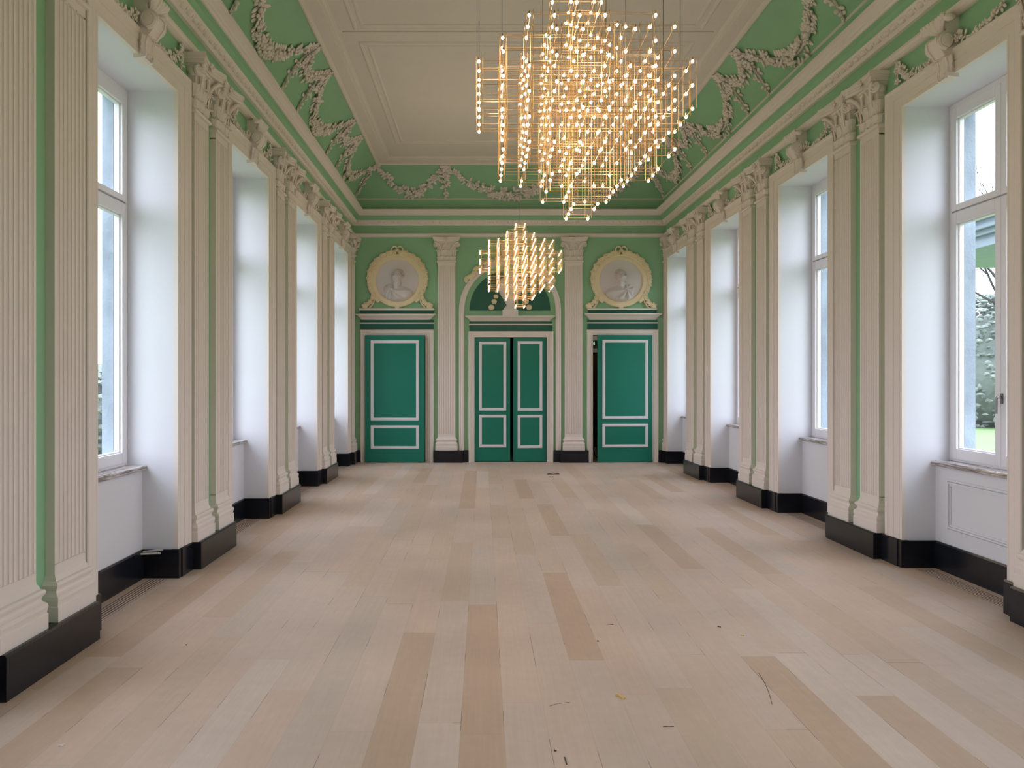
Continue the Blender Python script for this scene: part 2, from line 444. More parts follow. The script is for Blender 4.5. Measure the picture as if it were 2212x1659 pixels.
# ---------------------------------------------------------------- pilasters
def rect_ring(w, d, z, y0=-.01): return [(-w, y0, z), (w, y0, z), (w, d, z), (-w, d, z)]
def leaf(mb, u, d, z, h, w, out, ang=0.0, thick=.008):
    """acanthus tongue: base (u,d,z), rises h, curls forward by out, turned by ang about z"""
    nx, ny = sin(ang), cos(ang); sx, sy = cos(ang), -sin(ang)
    NT, NS = 9, 6; fr = []; bk = []
    for i in range(NT+1):
        t = i/NT
        if t < .75: zz = h*(t/.75)*.98; oo = out*.25*(t/.75)**2
        else:
            q = (t-.75)/.25*pi*.9
            zz = h*.98+h*.03*sin(q)-h*.14*(1-cos(q))*.5; oo = out*.25+out*.75*(1-cos(q))*.5
        ww = w*(.8+.3*sin(pi*t*.9)-.55*max(0, t-.7)/.3)*(1+.13*cos(t*26))
        for j in range(NS+1):
            s_ = -1+2*j/NS
            ridge = .22*w*(1-abs(s_))**.7+.05*w*cos(s_*9)
            fr.append((u+nx*(oo+ridge)+sx*s_*ww, d+ny*(oo+ridge)+sy*s_*ww, z+zz))
            bk.append((u+nx*(oo+ridge-thick)+sx*s_*ww*.96, d+ny*(oo+ridge-thick)+sy*s_*ww*.96, z+zz-.003))
    K = NS+1; n = len(fr); fs = []
    for i in range(NT):
        for j in range(NS):
            a = i*K+j
            fs.append((a, a+1, a+K+1, a+K)); fs.append((n+a, n+a+K, n+a+K+1, n+a+1))
    for i in range(NT):
        a = i*K; fs.append((a, a+K, n+a+K, n+a)); a = i*K+NS; fs.append((a+K, a, n+a, n+a+K))
    for j in range(NS):
        a = NT*K+j; fs.append((a, a+1, n+a+1, n+a))
    mb.add(fr+bk, fs)
def spiral(mb, c, r, turns, axis_y, width, start=0.0, sgn=1, ang=0.0):
    """a volute: thick spiral band in the u-z plane (turned by ang about z)"""
    pts = []; n = int(turns*14)
    for k in range(n+1):
        t = k/n; a = start+sgn*turns*2*pi*t; rr = r*(1-.82*t)
        x = rr*cos(a); z = rr*sin(a)
        pts.append((c[0]+x*cos(ang), c[1]+width*.5*t-x*sin(ang), c[2]+z))
    rr = [r*.26*(1-.5*k/n) for k in range(n+1)]
    mb.tube(pts, rr, 5)
    mb.blob((c[0], c[1]+width*.4, c[2]), (r*.3, r*.4, r*.3), None, ICO1)
    rot = Matrix.Rotation(-ang, 3, 'Z')
    mb.blob((c[0], c[1]-width*.2, c[2]), (r*.92, width*.55, r*.92), rot, ICO1)

def make_pilaster(w=.35, corner=False):
    h = w/2; root = empty('pilaster')
    # base
    b = MB()
    e = .045 if not corner else .03
    prof = [(e, .24), (e, .325), (e-.006, .33), (e-.004, .345), (e, .365), (e-.004, .385), (e-.014, .392), (e-.022, .40), (e-.026, .415), (e-.02, .43), (e-.012, .436), (e-.008, .45), (e-.014, .465), (e-.03, .47), (e-.034, .485), (.002, .50), (0, .52)]
    b.loft([rect_ring(h+x, .055+x, z) for x, z in prof])
    b.build('base', [M['plaster']], parent=root)
    # shaft with flutes
    s = MB(); nf = 7 if not corner else 3
    poly = [(-h, -.01)]; m = h*.1; pit = (2*h-2*m)/nf; gr = pit*.39
    poly.append((-h, .055))
    for k in range(nf):
        cx = -h+m+pit*(k+.5)
        for q in range(7):
            a = pi-pi*q/6
            poly.append((cx+gr*cos(a), .055-gr*.68*sin(a)))
    poly += [(h, .055), (h, -.01)]
    s.prism(poly, 2, .56, 3.93, caps=False)
    s.box(-h, h, -.01, .055, .515, .565); s.box(-h, h, -.01, .055, 3.92, 4.0)
    # rounded ends of the flutes
    s.build('shaft', [M['plaster']], parent=root)
    # capital
    c = MB()
    c.loft([rect_ring(h+x, .055+x, z) for x, z in ((0, 3.985), (.018, 3.99), (.024, 4.005), (.018, 4.02), (.002, 4.026), (0, 4.05), (.004, 4.2), (.02, 4.33), (.05, 4.40))])
    if corner:
        leaf(c, 0, .055, 4.05, .1, .045, .05); leaf(c, 0, .06, 4.13, .13, .045, .06)
        c.loft([rect_ring(h+x, .07+x, z) for x, z in ((.03, 4.40), (.05, 4.43), (.06, 4.455), (.06, 4.478))])
        spiral(c, (-.03, .12, 4.345), .045, 1.6, 1, .03)
    else:
        c.mi = 0
        for u in (-.118, 0, .118): leaf(c, u, .056, 4.035, .075, .052, .055)
        for sg in (-1, 1):
            leaf(c, sg*(h+.002), .03, 4.03, .075, .03, .05, sg*pi/2)
            leaf(c, sg*(h+.004), .045, 4.13, .11, .034, .06, sg*pi*.42)
            leaf(c, sg*.06, .058, 4.1, .14, .05, .07)
            leaf(c, sg*.15, .058, 4.12, .125, .035, .06, sg*.5)
            # stalks sweeping to corner volutes
            c.tube([(sg*.085, .07, 4.20), (sg*.1, .09, 4.26), (sg*.14, .115, 4.32), (sg*.19, .14, 4.365), (sg*.235, .155, 4.372)], [.016, .018, .02, .018, .012], 6)
            c.tube([(sg*.085, .07, 4.22), (sg*.07, .09, 4.29), (sg*.045, .105, 4.34), (sg*.02, .11, 4.355)], [.014, .015, .013, .009], 6)
            spiral(c, (sg*.218, .115, 4.33), .048, 1.7, 1, .05, start=pi/2, sgn=-sg, ang=sg*.6)
            spiral(c, (sg*.045, .105, 4.345), .026, 1.4, 1, .03, start=pi/2, sgn=sg)
            spiral(c, (sg*(h+.045), .06, 4.33), .045, 1.6, 1, .03, ang=sg*pi/2)
        # abacus, concave front
        for (za, zb, g) in ((4.395, 4.425, .0), (4.425, 4.445, .012), (4.445, 4.48, .022)):
            pts = []
            for k in range(9):
                t = -1+2*k/8; pts.append((t*(.245+g), .118+g+.05*t*t))
            poly = [(-.24-g, -.01)]+pts+[(.24+g, -.01)]
            c.prism(poly, 2, za, zb)
        # rosette
        for k in range(6):
            a = k*pi/3; c.blob((.026*cos(a), .15, 4.44+.026*sin(a)), (.017, .014, .017), None, ICO1)
        c.blob((0, .162, 4.44), .014, None, ICO1)
    c.build('capital', [M['plaster']], parent=root, smooth='auto')
    return root
pil0 = make_pilaster()
used = [False]
def put_pilaster(mat, label, group):
    if not used[0]:
        used[0] = True; o = pil0; o.matrix_world = mat
    else: o = copy_tree(pil0, mat)
    tag(o, label, 'pilaster', group); return o
ordn = ['nearest the camera', 'second from the camera', 'third from the camera', 'farthest from the camera']
for side, W, ss in (('left', WL, SLs), ('right', WR, SRs)):
    for k in range(4):
        s = ss[k+2]
        for q, off in (('nearer', .215), ('farther', .755)):
            if side == 'right' and k == 0 and q == 'nearer': continue
            if side == 'right' and k == 0: lab = 'cut-off white fluted pilaster at the right edge of the photo'
            else: lab = 'white fluted pilaster on the %s wall, %s one of the pair %s' % (side, q, ordn[k])
            put_pilaster(W(s+off), lab, 'fluted pilasters along the %s wall' % side)
put_pilaster(WL(15.165), 'white pilaster in the far left corner against the end wall', 'fluted pilasters along the left wall')
cp = make_pilaster(.12, True); cp.matrix_world = WR(15.335); tag(cp, 'narrow white pilaster in the far right corner against the end wall', 'pilaster')
put_pilaster(WB(bx(964.8)), 'white fluted pilaster on the end wall, left of the central arch', 'pilasters on the end wall')
put_pilaster(WB(bx(1238.5)), 'white fluted pilaster on the end wall, right of the central arch', 'pilasters on the end wall')

# ---------------------------------------------------------------- windows
def make_window(far, panel=False):
    """local u=0 opening centre; far=+1/-1: direction of the far jamb"""
    root = empty('window_0')
    # casing (architrave) swept round the opening, mitred
    mb = MB()
    wn, wf, wt = .162, .265, .195
    prof = [(0, .0), (0, .036), (.10, .036), (.115, .033), (.14, .033), (.155, .038), (.44, .038), (.455, .035), (.49, .035), (.505, .042), (.78, .042), (.82, .051), (.95, .053), (1, .046), (1, -.005)]
    rings = []
    for t, d in prof:
        a = OH+t*(wn if far > 0 else wf); b = OH+t*(wf if far > 0 else wn); zt = ZTOP+t*wt
        rings.append([(-a, d, .24), (-a, d, zt), (b, d, zt), (b, d, .24)])
    for k in range(len(rings)-1):
        for i in range(3):
            mb.add([rings[k][i], rings[k][i+1], rings[k+1][i+1], rings[k+1][i]], [(0,1,2,3)])
    mb.build('casing', [M['plaster']], parent=root)
    # reveal: jambs, soffit, apron
    mb = MB()
    for sg in (-1, 1): mb.box(sg*OH, sg*(OH+.011), -.415, -.0, .0, ZTOP+.011)
    mb.box(-OH, OH, -.415, -.0, ZTOP, ZTOP+.011)
    mb.box(-OH, OH, -.279, -.262, .0, .9)
    if panel:
        x0, x1, z0, z1 = -.50, .50, .36, .80
        for i, (g, dd) in enumerate(((0, .012), (.022, .02), (.04, .01))):
            t = .016
            mb.box(x0+g, x1-g, -.262, -.262+dd, z0+g, z0+g+t); mb.box(x0+g, x1-g, -.262, -.262+dd, z1-g-t, z1-g)
            mb.box(x0+g, x0+g+t, -.262, -.262+dd, z0+g+t, z1-g-t); mb.box(x1-g-t, x1-g, -.262, -.262+dd, z0+g+t, z1-g-t)
    mb.build('reveal', [M['reveal']], parent=root)
    mb = MB()
    mb.prism([(-.40, .898), (-.235, .898), (-.225, .903), (-.222, .912), (-.228, .918), (-.222, .926), (-.226, .935), (-.236, .94), (-.40, .94)], 0, -OH+.001, OH-.001)
    mb.build('window_sill', [M['marble']], parent=root)
    # fixed frame
    mb = MB()
    d0, d1 = -.415, -.40
    mb.box(-OH, -OH+.035, -.45, -.385, .94, ZTOP); mb.box(OH-.035, OH, -.45, -.385, .94, ZTOP)
    mb.box(-OH+.035, OH-.035, -.45, -.385, ZTOP-.05, ZTOP); mb.box(-OH+.035, OH-.035, -.45, -.385, .94, .965)
    mb.box(-OH+.035, OH-.035, -.45, -.41, 3.09, 3.125)
    mb.box(-.01, .01, -.45, -.42, .965, ZTOP-.05)
    mb.build('window_frame', [M['frame']], parent=root, bevel=.003)
    # four sashes, each with its pane
    def sash(x0, x1, z0, z1, wo, wi, rt, rb, nm):
        mb = MB(); y0, y1 = -.45, -.378
        # wo: stile on the outer side, wi: at the meeting stile
        L_, Rr = (wo, wi) if x0 < -.01 else (wi, wo)
        mb.box(x0, x0+L_, y0, y1, z0, z1); mb.box(x1-Rr, x1, y0, y1, z0, z1)
        mb.box(x0+L_, x1-Rr, y0, y1, z0, z0+rb); mb.box(x0+L_, x1-Rr, y0, y1, z1-rt, z1)
        # glazing beads stepping back
        g0, g1, h0, h1 = x0+L_, x1-Rr, z0+rb, z1-rt; t = .012
        mb.box(g0, g0+t, y0+.01, y1-.022, h0, h1); mb.box(g1-t, g1, y0+.01, y1-.022, h0, h1)
        mb.box(g0, g1, y0+.01, y1-.022, h0, h0+t); mb.box(g0, g1, y0+.01, y1-.022, h1-t, h1)
        o = mb.build('sash', [M['frame']], parent=root, bevel=.003)
        p = MB(); p.box(g0+.002, g1-.002, -.427, -.421, h0+.002, h1-.002)
        p.build('pane', [M['glass']], parent=o)
        return o
    for sg in (-1, 1):
        xo, xi = sg*(OH-.03), sg*.002
        x0, x1 = min(xo, xi), max(xo, xi)
        sash(x0, x1, 3.115, ZTOP-.045, .075, .065, .09, .05, 'u')
        s = sash(x0, x1, .96, 3.10, .075, .065, .10, .09, 'l')
        if sg == (-1 if far > 0 else -1) : hs = s
    # handle on the meeting stile
    mb = MB()
    mb.box(-.032, -.006, -.378, -.368, 1.46, 1.54)
    mb.tube([(-.019, -.37, 1.51), (-.019, -.335, 1.51)], .009, 8)
    mb.tube([(-.019, -.338, 1.51), (-.019, -.332, 1.505), (-.019, -.33, 1.49), (-.019, -.33, 1.38)], [.009, .0095, .009, .008], 8)
    mb.build('window_handle', [M['steel']], parent=hs, smooth='auto')
    return root
winL, winR, winRP = make_window(-1), make_window(1), make_window(1, True)
wi = 1
firsts = {id(winL): True, id(winR): True, id(winRP): True}
def put_window(src, mat, label, unseen=False):
    global wi
    if firsts[id(src)]: firsts[id(src)] = False; o = src; o.matrix_world = mat
    else: o = copy_tree(src, mat)
    o.name = 'window_%d' % wi; wi += 1
    tag(o, label, 'window', kind='structure'); return o
wo = ['nearest', 'second', 'third', 'farthest']
for k in range(4): put_window(winL, WL(SLs[k+2]+OC), 'tall white casement window in the left wall, %s from the camera' % wo[k])
for k in range(4): put_window(winRP if k == 0 else winR, WR(SRs[k+2]+OC), 'tall white casement window in the right wall, %s from the camera' % wo[k])
for k in (0, 1): put_window(winL, WL(SLs[k]+OC), 'left wall window outside the picture, %s' % ('behind the camera' if k == 0 else 'beside the camera'))
for k in (0, 1): put_window(winR, WR(SRs[k]+OC), 'right wall window outside the picture, %s' % ('behind the camera' if k == 0 else 'beside the camera'))

# ---------------------------------------------------------------- garlands
def flower(mb, p, n, r):
    n = Vector(n).normalized(); a = n.orthogonal().normalized(); b = n.cross(a)
    rot0 = random.random()*6.28
    for k in range(5):
        t = rot0+k*2*pi/5; dr = a*cos(t)+b*sin(t); sd = n.cross(dr)
        rot = Matrix((dr, sd, n)).transposed()
        mb.blob(Vector(p)+dr*r*.60+n*r*.1, (r*.46, r*.40, r*.24), rot, ICO0)
    mb.blob(Vector(p)+n*r*.3, r*.28, None, ICO0)
def lf(mb, p, n, r, ang):
    n = Vector(n).normalized(); a = n.orthogonal().normalized(); b = n.cross(a)
    dr = a*cos(ang)+b*sin(ang); dr = (dr+n*.35).normalized(); sd = n.cross(dr).normalized(); nn = dr.cross(sd)
    rot = Matrix((dr, sd, nn)).transposed()
    mb.blob(Vector(p)+dr*r*.8, (r, r*.42, r*.16), rot, ICO0)
def fruit(mb, p, n, r):
    mb.blob(Vector(p)+Vector(n)*r*.5, r, None, ICO1)
def garland(mb, path, surf, thick, step=.03, fr=.032):
    """path: t->(x,v); surf: (x,v)->(pos, normal)"""
    n = 200; P = []
    for i in range(n+1): P.append(surf(*path(i/n)))
    acc = 0; nxt = 0; core = []
    for i in range(n+1):
        if i: acc += (P[i][0]-P[i-1][0]).length
        if i % 10 == 0: core.append(P[i][0]+P[i][1]*.012)
        if acc >= nxt:
            nxt += step; t = i/n; th = thick(t)
            d = (P[min(i+1, n)][0]-P[max(i-1, 0)][0]).normalized(); nn = P[i][1]; sd = d.cross(nn)
            m = max(1, int(th/.045))
            for q in range(m):
                off = (random.random()*2-1)*th*.75 if m > 1 else (random.random()-.5)*th
                hgt = max(0, 1-(off/th)**2)*th*.42
                p = P[i][0]+sd*off+nn*(hgt+.008)
                k = random.random(); r = fr*(.75+.5*random.random())*(.6+.4*min(1, th/.07))
                nrm = (nn+sd*(off/th)*.7+d*(random.random()-.5)*.5).normalized()
                if k < .48: flower(mb, p, nrm, r)
                elif k < .62: fruit(mb, p, nn, r*.55)
                else: lf(mb, p, nrm, r*1.0, random.random()*6.28)
            for sg in (-1, 1):
                if random.random() < .55: 
                    aa = (sd*sg+d*(random.random()-.3)).normalized()
                    rot = Matrix((aa, nn.cross(aa).normalized(), nn)).transposed()
                    mb.blob(P[i][0]+sd*sg*th*.85+nn*.012, (fr*.85, fr*.42, fr*.2), rot, ICO1)
    mb.tube(core, [max(.010, thick(k/(len(core)-1))*.22) for k in range(len(core))], 6)
def csurf(x, v):
    d, z, nd, nz = cove(v); return Vector((x, d, z)), Vector((0, nd, nz))
def fsurf(d0):
    return lambda x, z: (Vector((x, d0, z)), Vector((0, 1, 0)))
def bow(mb, x, v, s=1.0, surf=csurf):
    p, n = surf(x, v)
    up = Vector((0, n.z, -n.y)) if abs(n.y)+abs(n.z) > 0 else Vector((0,0,1))
    if up.z < 0: up = -up
    for sg in (-1, 1):
        pts = []
        for k in range(9):
            a = pi*2*k/8; q = p+n*.02+Vector((1,0,0))*sg*s*(.035+.035*(-cos(a)))+up*s*.02*sin(a)
            pts.append(q)
        mb.tube(pts, .013*s, 6)
        mb.tube([p+n*.015, p+n*.02+Vector((sg*.05*s,0,0))-up*.05*s], [.012*s, .006*s], 6)
    mb.blob(p+n*.02, (.022*s, .022*s, .018*s), None, ICO1)
def make_swag(length, top=.93, low=.16, thk=(.042, .105), seed=1):
    random.seed(seed); mb = MB()
    h = length/2
    def path(t):
        x = (-1+2*t); return (x*h*.985, low+(top-low)*abs(x)**1.9)
    def th(t):
        x = abs(-1+2*t); return thk[0]+(thk[1]-thk[0])*max(0, 1-x*1.15)**.8
    garland(mb, path, csurf, th, .056, .066)
    return mb
def make_drop(seed=1, dx=0.0, lo=.02):
    random.seed(seed); mb = MB()
    garland(mb, lambda t: (dx*t, .93-(.93-lo)*t), csurf, lambda t: (.040+.052*sin(pi*min(1, t*1.15))**.8 if t < .87 else .034), .052, .056)
    return mb
sw_src = {}
def swag(kind, mb_fn, mat, label, cat, group, name='garland', bowpart=False):
    if kind not in sw_src:
        mb = mb_fn(); o = mb.build(name, [M['plaster']], mat=mat, smooth=True)
        if bowpart:
            b2 = MB(); bow(b2, 0, .93, 1.2); b2.build('ribbon_bow', [M['plaster']], parent=o, smooth=True)
        sw_src[kind] = o
    else: o = copy_tree(sw_src[kind], mat)
    tag(o, label, cat, group); return o
GL = [6.77, 7.55, 9.52, 10.30, 12.27, 13.07]
GR = [6.95, 7.70, 9.69, 10.42, 12.32, 13.20]
for side, W, G in (('left', WL, GL), ('right', WR, GR)):
    g = 'flower garlands on the %s cove' % side
    names = {1: 'nearest', 3: 'middle', 5: 'farthest'}
    dn = ['first', 'first', 'second', 'third', 'fourth', 'fifth']
    for i in range(1, 6):
        swag('drop', make_drop, W(G[i]), 'hanging bunch of stucco flowers on the %s cove, %s from the camera' % (side, dn[i]), 'ornament', 'hanging flower bunches on the %s cove' % side, 'flower_drop', True)
    for i, lab in ((1, 'large white flower swag on the %s cove nearest the camera'), (3, 'large white flower swag in the middle of the %s cove'), ):
        L_ = G[i+1]-G[i]
        swag('big'+side, lambda: make_swag(L_, seed=3 if side == 'left' else 4), W((G[i]+G[i+1])/2), lab % side, 'garland', g)
    for i, lab in ((2, 'short white flower swag between two bows on the %s cove, nearer the camera'), (4, 'short white flower swag between two bows on the %s cove, farther from the camera')):
        swag('small', lambda: make_swag(.76, .9, .52, (.042, .085), 9), W((G[i]+G[i+1])/2), lab % side, 'garland', g)
    L_ = YB-.56-G[5]
    swag('end'+side, lambda: make_swag(L_, seed=6), W(G[5]+L_/2), 'white flower swag at the far end of the %s cove by the corner' % side, 'garland', g)
cd = make_drop(12, -.36).build('flower_drop', [M['plaster']], mat=WL(14.85), smooth=True)
b2 = MB(); bow(b2, 0, .93, 1.2); b2.build('ribbon_bow', [M['plaster']], parent=cd, smooth=True)
tag(cd, 'hanging bunch of stucco flowers in the far left corner of the cove', 'ornament')
cd = make_drop(13, .36).build('flower_drop', [M['plaster']], mat=WR(14.85), smooth=True)
b2 = MB(); bow(b2, 0, .93, 1.2); b2.build('ribbon_bow', [M['plaster']], parent=cd, smooth=True)
tag(cd, 'hanging bunch of stucco flowers in the far right corner of the cove', 'ornament')
# end wall cove
XC = .56; XA, XB = -.745, 1.83
g = 'flower garlands on the end wall cove'
swag('drop', make_drop, WB(XA), 'hanging flower bunch on the end wall cove, left of the wide swag', 'ornament', 'hanging flower bunches on the end wall cove')
swag('drop', make_drop, WB(XB), 'hanging flower bunch on the end wall cove, right of the wide swag', 'ornament', 'hanging flower bunches on the end wall cove')
swag('bigback', lambda: make_swag(XB-XA, .93, .12, (.042, .12), 21), WB((XA+XB)/2), 'wide flower swag in the centre of the end wall cove', 'garland', g)
xlc = xl(14.84)+.56; xrc = xr(14.84)-.56
swag('sb1', lambda: make_swag(XA-xlc, .93, .15, (.04, .10), 22), WB((XA+xlc)/2), 'flower swag at the left end of the end wall cove', 'garland', g)
swag('sb2', lambda: make_swag(xrc-XB, .93, .15, (.04, .10), 23), WB((XB+xrc)/2), 'flower swag at the right end of the end wall cove', 'garland', g)

# ---------------------------------------------------------------- scroll consoles over the windows
def make_console():
    root = empty('scroll_console')
    mb = MB()
    # S shaped bracket, side profile (d,z)
    prof = [(.03, 4.02), (.075, 4.03), (.085, 4.06), (.08, 4.12), (.095, 4.18), (.13, 4.23), (.165, 4.28), (.17, 4.33), (.14, 4.365), (.10, 4.38), (.085, 4.40), (.10, 4.43), (.15, 4.455), (.17, 4.475), (.16, 4.49), (.0, 4.495), (0, 4.02)]
    for u0, u1, e in ((-.055, .055, 0.0), (-.075, -.055, .01), (.055, .075, .01)):
        mb.prism([(d+(e if d > .05 else 0), z) for d, z in prof], 0, u0, u1)
    # side volutes
    for sg in (-1, 1):
        pts = []; rr = []
        for k in range(26):
            t = k/25; a = -pi/2+sg*0+t*2*pi*1.7; r = .062*(1-.8*t)
            pts.append((sg*(.082+.012*t), .105+r*cos(a), 4.30+r*sin(a))); rr.append(.017*(1-.45*t))
        mb.tube(pts, rr, 6)
        mb.blob((sg*.085, .105, 4.30), (.018, .055, .058), None, ICO2)
    # flaring head, shell shaped
    for k in range(7):
        a = (k-3)*.3
        mb.tube([(.02*sin(a), .09, 4.385), (.07*sin(a*1.3), .13, 4.42), (.135*sin(a*1.2), .155, 4.46), (.16*sin(a*1.2), .17, 4.487)], [.012, .022, .026, .016], 6)
    for sg in (-1, 1):
        mb.blob((sg*.14, .12, 4.455), (.05, .045, .03), Matrix.Rotation(sg*.4, 3, 'Y'), ICO1)
        leaf(mb, sg*.06, .08, 4.06, .13, .035, .05, sg*.5)
    leaf(mb, 0, .08, 4.03, .16, .05, .06)
    mb.build('scroll', [M['plaster']], parent=root, smooth='auto')
    for sg in (-1, 1):
        random.seed(31+sg); g = MB()
        def path(t): return (sg*(.09+.66*t), 4.335-.10*sin(pi*min(1, t*1.02))**.8+.10*t**3)
        garland(g, path, fsurf(.02), lambda t: .034+.008*sin(pi*t), .03, .03)
        garland(g, lambda t: (sg*(.765+.012*sin(t*6)), 4.475-.2*t), fsurf(.015), lambda t: .02+.022*t, .03, .028)
        g.build('side_garland', [M['plaster']], parent=root, smooth=True)
    return root
con0 = make_console(); cf = True
for side, W, ss in (('left', WL, SLs), ('right', WR, SRs)):
    for k in range(4):
        mt = W(ss[k+2]+OC)
        if cf: o = con0; o.matrix_world = mt; cf = False
        else: o = copy_tree(con0, mt)
        tag(o, 'stucco scroll with side garlands above the %s window of the %s wall' % (wo[k]+('' if k in (0, 3) else ' nearest'), side), 'ornament', 'scrolls above the windows')

# ---------------------------------------------------------------- end wall doors
def mould(mb, x0, x1, z0, z1, d, w=.055):
    """raised panel moulding on face y=-d (towards the room)"""
    for g, t, h in ((0, .016, .012), (.016, .022, .02), (.038, w-.038, .009)):
        a, b, c, e = x0+g, x1-g, z0+g, z1-g
        mb.box(a, b, d, d+h, c, c+t); mb.box(a, b, d, d+h, e-t, e)
        mb.box(a, a+t, d, d+h, c+t, e-t); mb.box(b-t, b, d, d+h, c+t, e-t)
def leafdoor(name, root, px0, px1, py0, py1, panels, depth, kick=None, rot=0.0, hinge='l', key=None):
    """coordinates on back wall (local u=-x)"""
    x0, x1, z0, z1 = bx(px0), bx(px1), .012, bz(py0)
    W_ = x1-x0
    mb = MB(); u0, u1 = -W_/2, W_/2
    mb.box(u0, u1, -.045, 0, z0, z1, 0)
    cxw = (x0+x1)/2
    mm = MB()
    for (a, b, c, e) in panels:   # px
        pa, pb = -(bx(b)-cxw), -(bx(a)-cxw); za, zb = bz(e), bz(c)
        mb.box(pa+.05, pb-.05, 0, .004, za+.05, zb-.05, 0)
        mould(mm, pa, pb, za, zb, 0)
    if kick:
        zk = bz(kick); mb.box(u0, u1, -.001, .003, z0, zk-.004, 0); mb.box(u0, u1, -.001, .006, zk-.004, zk, 0)
    # place
    M0 = Matrix.Translation((cxw, YB-depth, 0)) @ Matrix.Rotation(pi, 4, 'Z')
    if rot:
        hx = W_/2 if hinge == 'l' else -W_/2   # local u of the hinge (u = -x)
        M0 = M0 @ Matrix.Translation((hx, 0, 0)) @ Matrix.Rotation(rot, 4, 'Z') @ Matrix.Translation((-hx, 0, 0))
    o = mb.build(name, [M['dgreen']], parent=root, mat=M0)
    mm.build('panel_moulding', [M['frame']], parent=o)
    if key:
        kk = MB(); ku, kz = -(bx(key[0])-cxw), bz(key[1])
        kk.tube([(ku, -.001, kz), (ku, .006, kz)], .012, 10); kk.box(ku-.004, ku+.004, 0, .0065, kz-.03, kz)
        kk.build('keyhole', [M['steel']], parent=o)
    return o
def door_unit(n, label, fo, fi, top_o, top_i, ledge, head):
    root = empty('door_%d' % n, Matrix.Translation((bx((fo[0]+fo[1])/2), YB, 0))); tag(root, label, 'door', kind='structure')
    # architrave
    mb = MB(); prof = [(0, .0), (0, .05), (.12, .062), (.2, .05), (.45, .046), (.5, .036), (.72, .034), (.78, .024), (1, .022), (1, -.2)]
    X0, X1 = bx(fo[0]), bx(fo[1]); x0, x1 = bx(fi[0]), bx(fi[1]); Z1, z1 = bz(top_o), bz(top_i)
    rs = []
    for t, d in prof:
        a = X0+(x0-X0)*t; b = X1+(x1-X1)*t; z = Z1+(z1-Z1)*t
        rs.append([(a, YB-d, 0), (a, YB-d, z), (b, YB-d, z), (b, YB-d, 0)])
    for k in range(len(rs)-1):
        for i in range(3): mb.add([rs[k][i], rs[k][i+1], rs[k+1][i+1], rs[k+1][i]], [(0,1,2,3)])
    mb.build('door_frame', [M['plaster']], parent=root, mat=Matrix())
    # head: dark fields, thin line, cornice
    mb = MB()
    hx0, hx1 = bx(head['dark'][0]), bx(head['dark'][1])
    zt = bz(head['dark_top']); zb = Z1
    mb.box(hx0, hx1, YB-.03, YB, zb, zt, 0)
    mb.build('head_field', [M['lunette']], parent=root, mat=Matrix())
    mb = MB()
    za, zb2 = bz(head['line'][0]), bz(head['line'][1])
    mb.box(hx0-.01, hx1+.01, YB-.05, YB, zb2, za)
    c0, c1 = bx(head['cor'][0]), bx(head['cor'][1]); ct, cb = bz(head['cor'][2]), bz(head['cor'][3])
    Hc = ct-cb; pf = [(-.10, 0), (-.10, .18), (-.085, .25), (-.07, .4), (-.045, .62), (-.02, .74), (-.015, .8), (0, .82), (0, 1.0)]
    rr = [[(c0-e, YB-(.13+e), cb+Hc*t), (c1+e, YB-(.13+e), cb+Hc*t), (c1+e, YB, cb+Hc*t), (c0-e, YB, cb+Hc*t)] for e, t in pf]
    mb.loft(rr)
    if ledge:
        mb.box(bx(ledge[0]), bx(ledge[1]), YB-.06, YB, bz(ledge[3]), bz(ledge[2]))
        mb.build('head_cornice', [M['plaster']], parent=root, mat=Matrix())
        mb = MB(); mb.box(bx(ledge[0])+.01, bx(ledge[1])-.01, YB-.05, YB, ct, bz(ledge[3]))
        mb.build('head_field', [M['lunette']], parent=root, mat=Matrix())
    else: mb.build('head_cornice', [M['plaster']], parent=root, mat=Matrix())
    return root
d1 = door_unit(1, 'green single door with white panel mouldings at the left of the end wall', (779, 937), (797, 919), 712, 724,
    (777, 938, 667, 671), dict(dark=(779, 937), dark_top=691, line=(697, 699.6), cor=(770.5, 940.5, 679, 691.3)))
leafdoor('door_leaf', d1, 790, 918, 724.5, 1000, [(802.5, 906, 735.7, 907.5), (802.5, 906, 918.3, 968.7)], .09, 977, rot=R(-1.5), hinge='l')
d2 = door_unit(2, 'green double doors with white mouldings in the central arch, slightly ajar', (1012, 1195), (1025, 1181), 716, 728.5,
    None, dict(dark=(1014, 1192), dark_top=695, line=(700, 702.5), cor=(1005.8, 1198, 683, 694.5)))
leafdoor('door_leaf', d2, 1025.5, 1102, 729.5, 997, [(1035, 1093.5, 738, 887), (1035, 1093.5, 896, 966.5)], -.02, None, key=(1098, 869))
leafdoor('door_leaf', d2, 1109, 1180.5, 729.5, 997, [(1118, 1171.5, 737, 887.5), (1118, 1171.5, 896, 968)], -.02, None, rot=R(3.0), hinge='r')
d3 = door_unit(3, 'green single door with white panel mouldings at the right of the end wall, ajar', (1267.5, 1421.5), (1280.5, 1408), 712, 724,
    (1269, 1418, 667, 670), dict(dark=(1268.5, 1419.5), dark_top=691, line=(696.5, 699), cor=(1262, 1427, 678, 691)))
leafdoor('door_leaf', d3, 1289.5, 1408, 724, 998, [(1299.5, 1398.5, 734.5, 904.5), (1299.5, 1398.5, 915, 965.5)], .04, 973, rot=R(3.0), hinge='r', key=(1295, 855))
